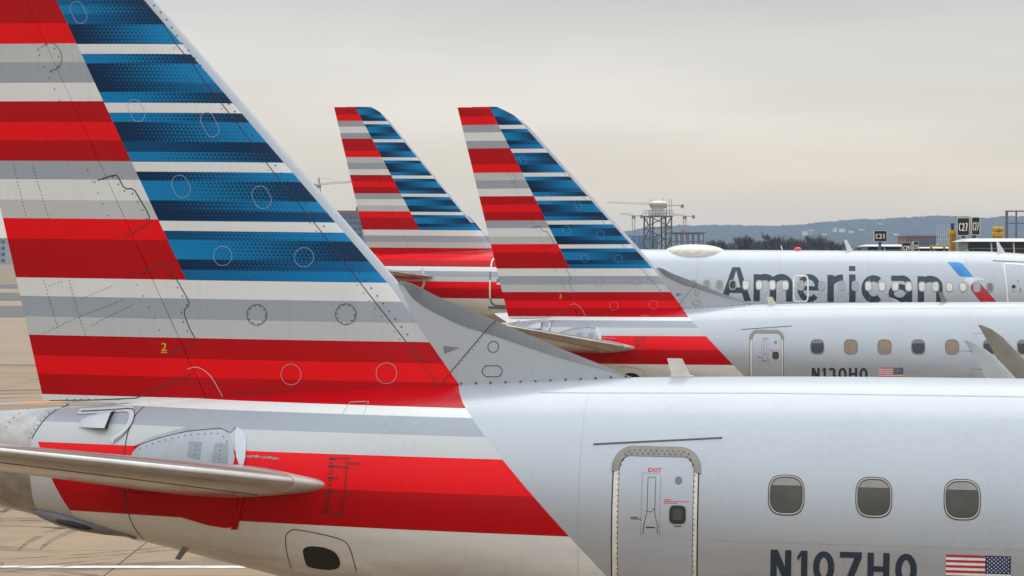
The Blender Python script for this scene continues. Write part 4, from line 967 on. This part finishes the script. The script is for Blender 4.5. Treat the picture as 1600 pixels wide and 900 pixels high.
# small houses scattered on the hillside
def on_slope(px, py):
    y0, dp, hh = (2100, 250, hz(366, 2350)) if py > 367 else (2850, 400, hz(343, 3250))
    best = min(((abs(hz(py, y0 + dp * (1 - (1 - e) ** 1.5)) - (-1 + (hh + 1) * (1 - (1 - e) ** 2))), e) for e in [k / 100 for k in range(100)]))[1]
    y = y0 + dp * (1 - (1 - best) ** 1.5) - 6; return pxh(px, y), y, hz(py, y)
for px, py, c, where in ((1305, 359, 'white', 'high on the hill, left of the two paired houses'), (1316, 360, 'white', 'high on the hill, right of the two paired houses'), (1346, 361, 'grey', 'on the hill directly left of the C31 sign'), (1330, 364, 'white', 'halfway up the hill, below the paired houses'), (1268, 362, 'grey', 'on the hill above the bare trees'), (1258, 364, 'white', 'lowest on the hill above the bare trees'), (1400, 369, 'white', 'right of the C31 sign'), (1288, 369, 'grey', 'low behind the bare trees, left of the tall antenna'), (1448, 347, 'white', 'near the hill crest above the brick block'), (1376, 352, 'grey', 'on the hill above the C31 sign')):
    x, y, z = on_slope(px, py); hw_ = random.uniform(2.2, 4.2)
    r = thing('hillside_house', f'tiny {c} house {where}', 'house', (x, y, z - 5), group='houses on the hillside')
    obj('wall', MB().box((-hw_, 0, 0), (hw_, 7, 6)).d(), M_white if c == 'white' else M_concfar, r)
    obj('roof', MB().add([(-hw_ - .3, -.3, 6), (hw_ + .3, -.3, 6), (hw_ + .3, 7.3, 6), (-hw_ - .3, 7.3, 6), (-hw_ - .3, 3.5, 7.6), (hw_ + .3, 3.5, 7.6)], [(0, 1, 5, 4), (2, 3, 4, 5), (0, 4, 3), (1, 2, 5), (3, 2, 1, 0)]).d(), M_dgrey, r)
# ---- bare winter trees
M_bark = mat('bare_bark', (.075, .058, .05), .9, 0, .25, 1)
def bare_tree(seed, H):
    rnd = random.Random(seed); tr, cr_ = MB(), MB()
    def grow(p, d, L, r, lv, mb):
        q = p + d * L; mb.bar(p, q, r, r * .65, 5 if lv < 2 else 3)
        if lv >= 5: return
        for k in range(3 if lv < 2 else 4):
            a = rnd.uniform(0, 6.28); sp_ = rnd.uniform(.35, .85)
            nd_ = (d + Vector((math.cos(a), math.sin(a), 0)) * sp_ + Vector((0, 0, .12))).normalized()
            s0 = p + d * L * rnd.uniform(.45, 1.0)
            grow(s0 if k else q, nd_, L * rnd.uniform(.58, .82), max(r * .55, .04), lv + 1, cr_)
    grow(Vector((0, 0, 0)), Vector((rnd.uniform(-.05, .05), rnd.uniform(-.05, .05), 1)).normalized(), H * .27, H * .02, 0, tr)
    out = []
    for mb, nm in ((tr, 'trunk'), (cr_, 'crown')):
        me = bpy.data.meshes.new(nm); me.from_pydata(mb.v, [], mb.f); me.materials.append(M_bark); out.append(me)
    return out, max(v[2] for v in cr_.v)
TV = [bare_tree(s, 14) for s in (11, 12, 13, 14, 15)]
rt = random.Random(5)
treepx = [(1104, 376, 'leftmost'), (1113, 374, ''), (1122, 377, ''), (1131, 375, ''), (1141, 376, ''), (1150, 374, ''), (1158, 370, ''), (1165, 371, ''), (1174, 367, ''), (1183, 372, ''), (1192, 370, ''), (1201, 364, 'tallest'), (1210, 369, ''), (1219, 371, ''), (1228, 369, ''), (1238, 368, ''), (1247, 370, ''), (1257, 371, ''), (1268, 367, ''), (1276, 368, ''), (1285, 373, ''), (1296, 374, ''), (1310, 376, ''), (1336, 383, 'rightmost'), (1094, 380, ''), (1345, 384, ''), (1161, 376, ''), (1188, 376, ''), (1216, 376, ''), (1243, 375, ''), (1271, 374, ''), (1147, 379, ''), (1205, 377, ''), (1232, 377, ''), (1259, 377, ''), (1178, 377, ''), (1290, 379, ''), (1135, 380, ''), (1108, 381, ''), (1118, 380, ''), (1126, 381, ''), (1154, 378, ''), (1169, 377, ''), (1197, 375, ''), (1224, 375, ''), (1251, 376, ''), (1264, 375, ''), (1281, 376, ''), (1302, 379, ''), (1320, 381, '')]
for i, (px, py, w_) in enumerate(treepx):
    (a, b), hh = TV[i % 5]; y = 640 + 13 * (i % 4) + (60 if i > 25 else 0); H = hz(py - 2.5, y)
    zone = 'behind the white roof dome end' if px < 1140 else 'left of the tallest bare tree' if px < 1196 else 'between the tallest bare tree and the red roof beacon' if px < 1250 else 'right of the red roof beacon'
    lab = {'': ('back-row' if i > 25 else 'front-row') + ' bare brown tree ' + zone, 'leftmost': 'small bare tree beside the building shell, at the left of the tree row', 'tallest': 'tallest bare tree, its pointed crown rising from the tree row', 'rightmost': 'low bare tree just left of the C31 sign'}[w_]
    r = thing('bare_tree', lab, 'tree', (pxh(px, y), y, 0), (0, 0, rt.uniform(0, 6.28)), 'bare trees beyond the airliner')
    s = H / hh; r.scale = (s * .85, s * .85, s)
    for nm, me in (('trunk', a), ('crown', b)):
        o = bpy.data.objects.new(nm, me); COL.objects.link(o); o.parent = r
# ---- gate signs
def gate_sign(label, txt, px0, px1, py0, py1, y, yaw, post=True):
    x0, x1, z0, z1 = pxh(px0, y), pxh(px1, y), hz(py1, y), hz(py0, y); hw_ = (x1 - x0) / 2 / math.cos(yaw); h = z1 - z0
    r = thing('gate_sign', label, 'sign', ((x0 + x1) / 2, y, 0), (0, 0, yaw))
    obj('board', MB().box((-hw_, 0, z0), (hw_, .12, z1)).d(), M_signblk, r)
    e = h * .035
    for a, b in (((-hw_ - e, z0 - e), (hw_ + e, z0)), ((-hw_ - e, z1), (hw_ + e, z1 + e)), ((-hw_ - e, z0), (-hw_, z1)), ((hw_, z0), (hw_ + e, z1))):
        obj('frame', MB().box((a[0], -.03, a[1]), (b[0], .16, b[1])).d(), M_offwhite, r)
    for q, chh in enumerate(txt):
        wl = hw_ * 1.62 / 3; a = -hw_ * .81 + q * wl
        obj('sign_letter', stroke_letter(chh, a + wl * (.28 if chh == '1' else .06), a + wl * (.70 if chh == '1' else .90), z0 + h * .25, z0 + h * .72, min(h * .075, hw_ * .16), lambda x, z: 0, .012), M_signtxt, r)
    if post: obj('post', MB().box((-.09, .17, 0), (.09, .33, z0 + h * .5)).d(), M_galv, r)
    return r
gate_sign('black C31 gate sign in a pale frame above the jet bridge roof', 'C31', 1366, 1385, 361, 377, 150, 0)
gate_sign('left of the two C29 gate signs, half hidden by the airliner roof', 'C29', 1410, 1422.5, 379.5, 395, 140, R(-14))
gate_sign('right, angled one of the two C29 gate signs, half hidden by the airliner roof', 'C29', 1427, 1435, 378, 393, 140, R(16))
gate_sign('left, larger of the two C27 gate signs beside the yellow column', 'C27', 1496.5, 1513.5, 341, 367.5, 130, R(-14))
gate_sign('right, narrower of the two C27 gate signs, turned to the right', 'C27', 1518, 1530.5, 340, 366.5, 130, R(14))
# ---- jet bridges
def jet_bridge(label, px0, px1, y, pytop, pyeave, panes, tilt=0.):
    x0, x1 = pxh(px0, y), pxh(px1, y); zt, ze = hz(pytop, y), hz(pyeave, y); L_ = x1 - x0
    r = thing('jet_bridge', label, 'jet bridge', (x0, y, 0), (0, 0, 0))
    obj('roof', MB().add([(-.3, -.25, ze), (L_, -.25, ze - tilt), (L_, 3.2, ze - tilt), (-.3, 3.2, ze), (.2, .4, zt), (L_, .4, zt - tilt), (L_, 2.6, zt - tilt), (.2, 2.6, zt)], [(0, 1, 5, 4), (1, 2, 6, 5), (2, 3, 7, 6), (3, 0, 4, 7), (4, 5, 6, 7), (3, 2, 1, 0)]).d(), M_palegrey, r)
    obj('floor', MB().box((0, 0, 3.2), (L_, 3, 3.5)).d(), M_grey, r)
    obj('wall', MB().box((0.02, .25, 3.5), (L_, 2.9, ze - tilt - .02)).d(), M_dgrey, r)
    for i in range(panes):
        a, b = .08 + (L_ - .1) * i / panes, (L_ - .1) * (i + 1) / panes
        pn = obj('window_panel', MB().box((a, .06, 3.6), (b, .22, ze - tilt - .06)).d(), mat('bridge_glass', (.014, .015, .018), .15), r)
        z = 3.7
        while z < ze - tilt - .15:
            obj('louvre', MB().box((a, .03, z), (b, .075, z + .05)).d(), M_dgrey, pn); z += .28
        if i: obj('mullion', MB().bar((a - .06, .02, ze - tilt - .05), (a + .16, .02, 3.6), .05).d(), M_white, r)
    for x in (L_ * .2, L_ * .8): obj('support_leg', MB().box((x - .25, 1, 0), (x + .25, 1.6, 3.2)).d(), M_grey, r)
    return r
jet_bridge('grey jet bridge with dark louvred glass under the C27 signs, at the right edge', 1513, 1760, 125, 372.5, 377.5, 7)
jet_bridge('pale-roofed jet bridge below the C31 sign', 1356, 1409, 155, 382, 385, 2)
jet_bridge('low dark jet bridge between the C29 signs and the yellow column', 1437, 1484, 150, 386, 388, 2)
# ---- yellow columns
def ycol(label, px, y, pytop, wpx, cap):
    hw_ = wpx / 3530 * y / 2; zt = hz(pytop, y)
    r = thing('yellow_column', label, 'column', (pxh(px, y), y, 0))
    obj('shaft', MB().box((-hw_, 0, 0), (hw_, .4, zt - .25)).d(), M_yel, r)
    for s in (-.4, .3): obj('flange', MB().box((hw_ * s - .03, -.07, 0), (hw_ * s + .05, -.005, zt - .3)).d(), mat('yellow_grime', (.34, .22, .07), .6), r)
    obj('cap', MB().box((-hw_ * 1.1, -.1, zt - .25), (hw_ * 1.1, .5, zt)).d(), M_yel, r)
    if cap == 'lamp': obj('beacon', MB().lathe([(.09, zt), (.1, zt + .3), (.12, zt + .33), (.11, zt + .4), (.02, zt + .42)], (0, .2, 0), 'Z', 12).d(), mat('navy_beacon', (.02, .03, .1), .4), r)
    else:
        for s in (-1, 1):
            obj('drum', MB().lathe([(.12, zt), (.2, zt + .06), (.2, zt + .26), (.13, zt + .32), (.13, zt + .36), (.2, zt + .42), (.2, zt + .56), (.14, zt + .62)], (s * .13, .2, 0), 'Z', 16).d(), M_yel, r, True, 40)
    return r
ycol('tall yellow column with navy lamp, left of the C27 signs', 1489, 132, 359.5, 10, 'lamp')
ycol('yellow twin-drum fitting above the right-hand jet bridge roof', 1560, 131, 371, 11, 'drum')
obj_b = thing('yellow_beam', 'thin yellow beam lying above the low dark jet bridge', 'beam', (pxh(1453, 148), 148, 0))
obj('beam', MB().box((0, 0, hz(386, 148)), (1.1, .3, hz(383.5, 148))).d(), M_yel, obj_b); obj('hinge_peak', MB().add([(.4, 0, hz(383.5, 148)), (.7, 0, hz(383.5, 148)), (.55, 0, hz(381, 148)), (.4, .3, hz(383.5, 148)), (.7, .3, hz(383.5, 148)), (.55, .3, hz(381, 148))], [(0, 1, 2), (5, 4, 3), (0, 2, 5, 3), (1, 4, 5, 2)]).d(), M_yel, obj_b)
for x in (.1, .95): obj('post', MB().box((x - .06, .1, 0), (x + .06, .22, hz(386, 148))).d(), M_galv, obj_b)
# ---- steel frame at the right edge and a pale lattice behind the signs
sf = thing('steel_frame', 'open grey steel frame standing at the right edge of the picture', 'frame', (pxh(1573, 170), 170, 0))
zt = hz(331, 170)
for i in range(8): obj('column', MB().box((i * .72 - (.09 if i % 3 == 0 else .05), 0, 0), (i * .72 + (.09 if i % 3 == 0 else .05), .18, zt)).d(), M_galv, sf)
obj('top_beam', MB().box((-.1, -.02, zt), (5.3, .2, zt + .1)).d(), M_galv, sf)
obj('mid_beam', MB().box((-.1, .2, zt - .9), (5.3, .3, zt - .83)).d(), M_galv, sf)
sc_ = thing('scaffold', 'pale scaffold lattice left of the yellow column, in front of the hills', 'scaffold', (pxh(1463, 230), 230, 0))
for i in range(8): obj('pole', MB().bar((i * .21, 0, 0), (i * .21, 0, hz(350, 230) - (i % 3) * .1), .018).d(), M_palegrey, sc_)
for k in range(4): obj('ledger', MB().bar((0, 0, hz(350, 230) - .1 - k * .5), (1.5, 0, hz(350, 230) - .1 - k * .5), .016).d(), M_palegrey, sc_)

# ------------------------------------------------------------------ air
hb = MB().box((-2000, -160, -2.5), (2000, 4000, 78))
hm = bpy.data.materials.new('haze_air'); hm.use_nodes = True; g = hm.node_tree; g.nodes.clear()
ou = g.nodes.new('ShaderNodeOutputMaterial'); pv = g.nodes.new('ShaderNodeVolumePrincipled')
pv.inputs['Color'].default_value = (.40, .66, 1, 1); pv.inputs['Density'].default_value = .00011
g.links.new(pv.outputs[0], ou.inputs['Volume'])
hz_o = obj('haze', hb.d(), hm); hz_o['kind'] = 'stuff'
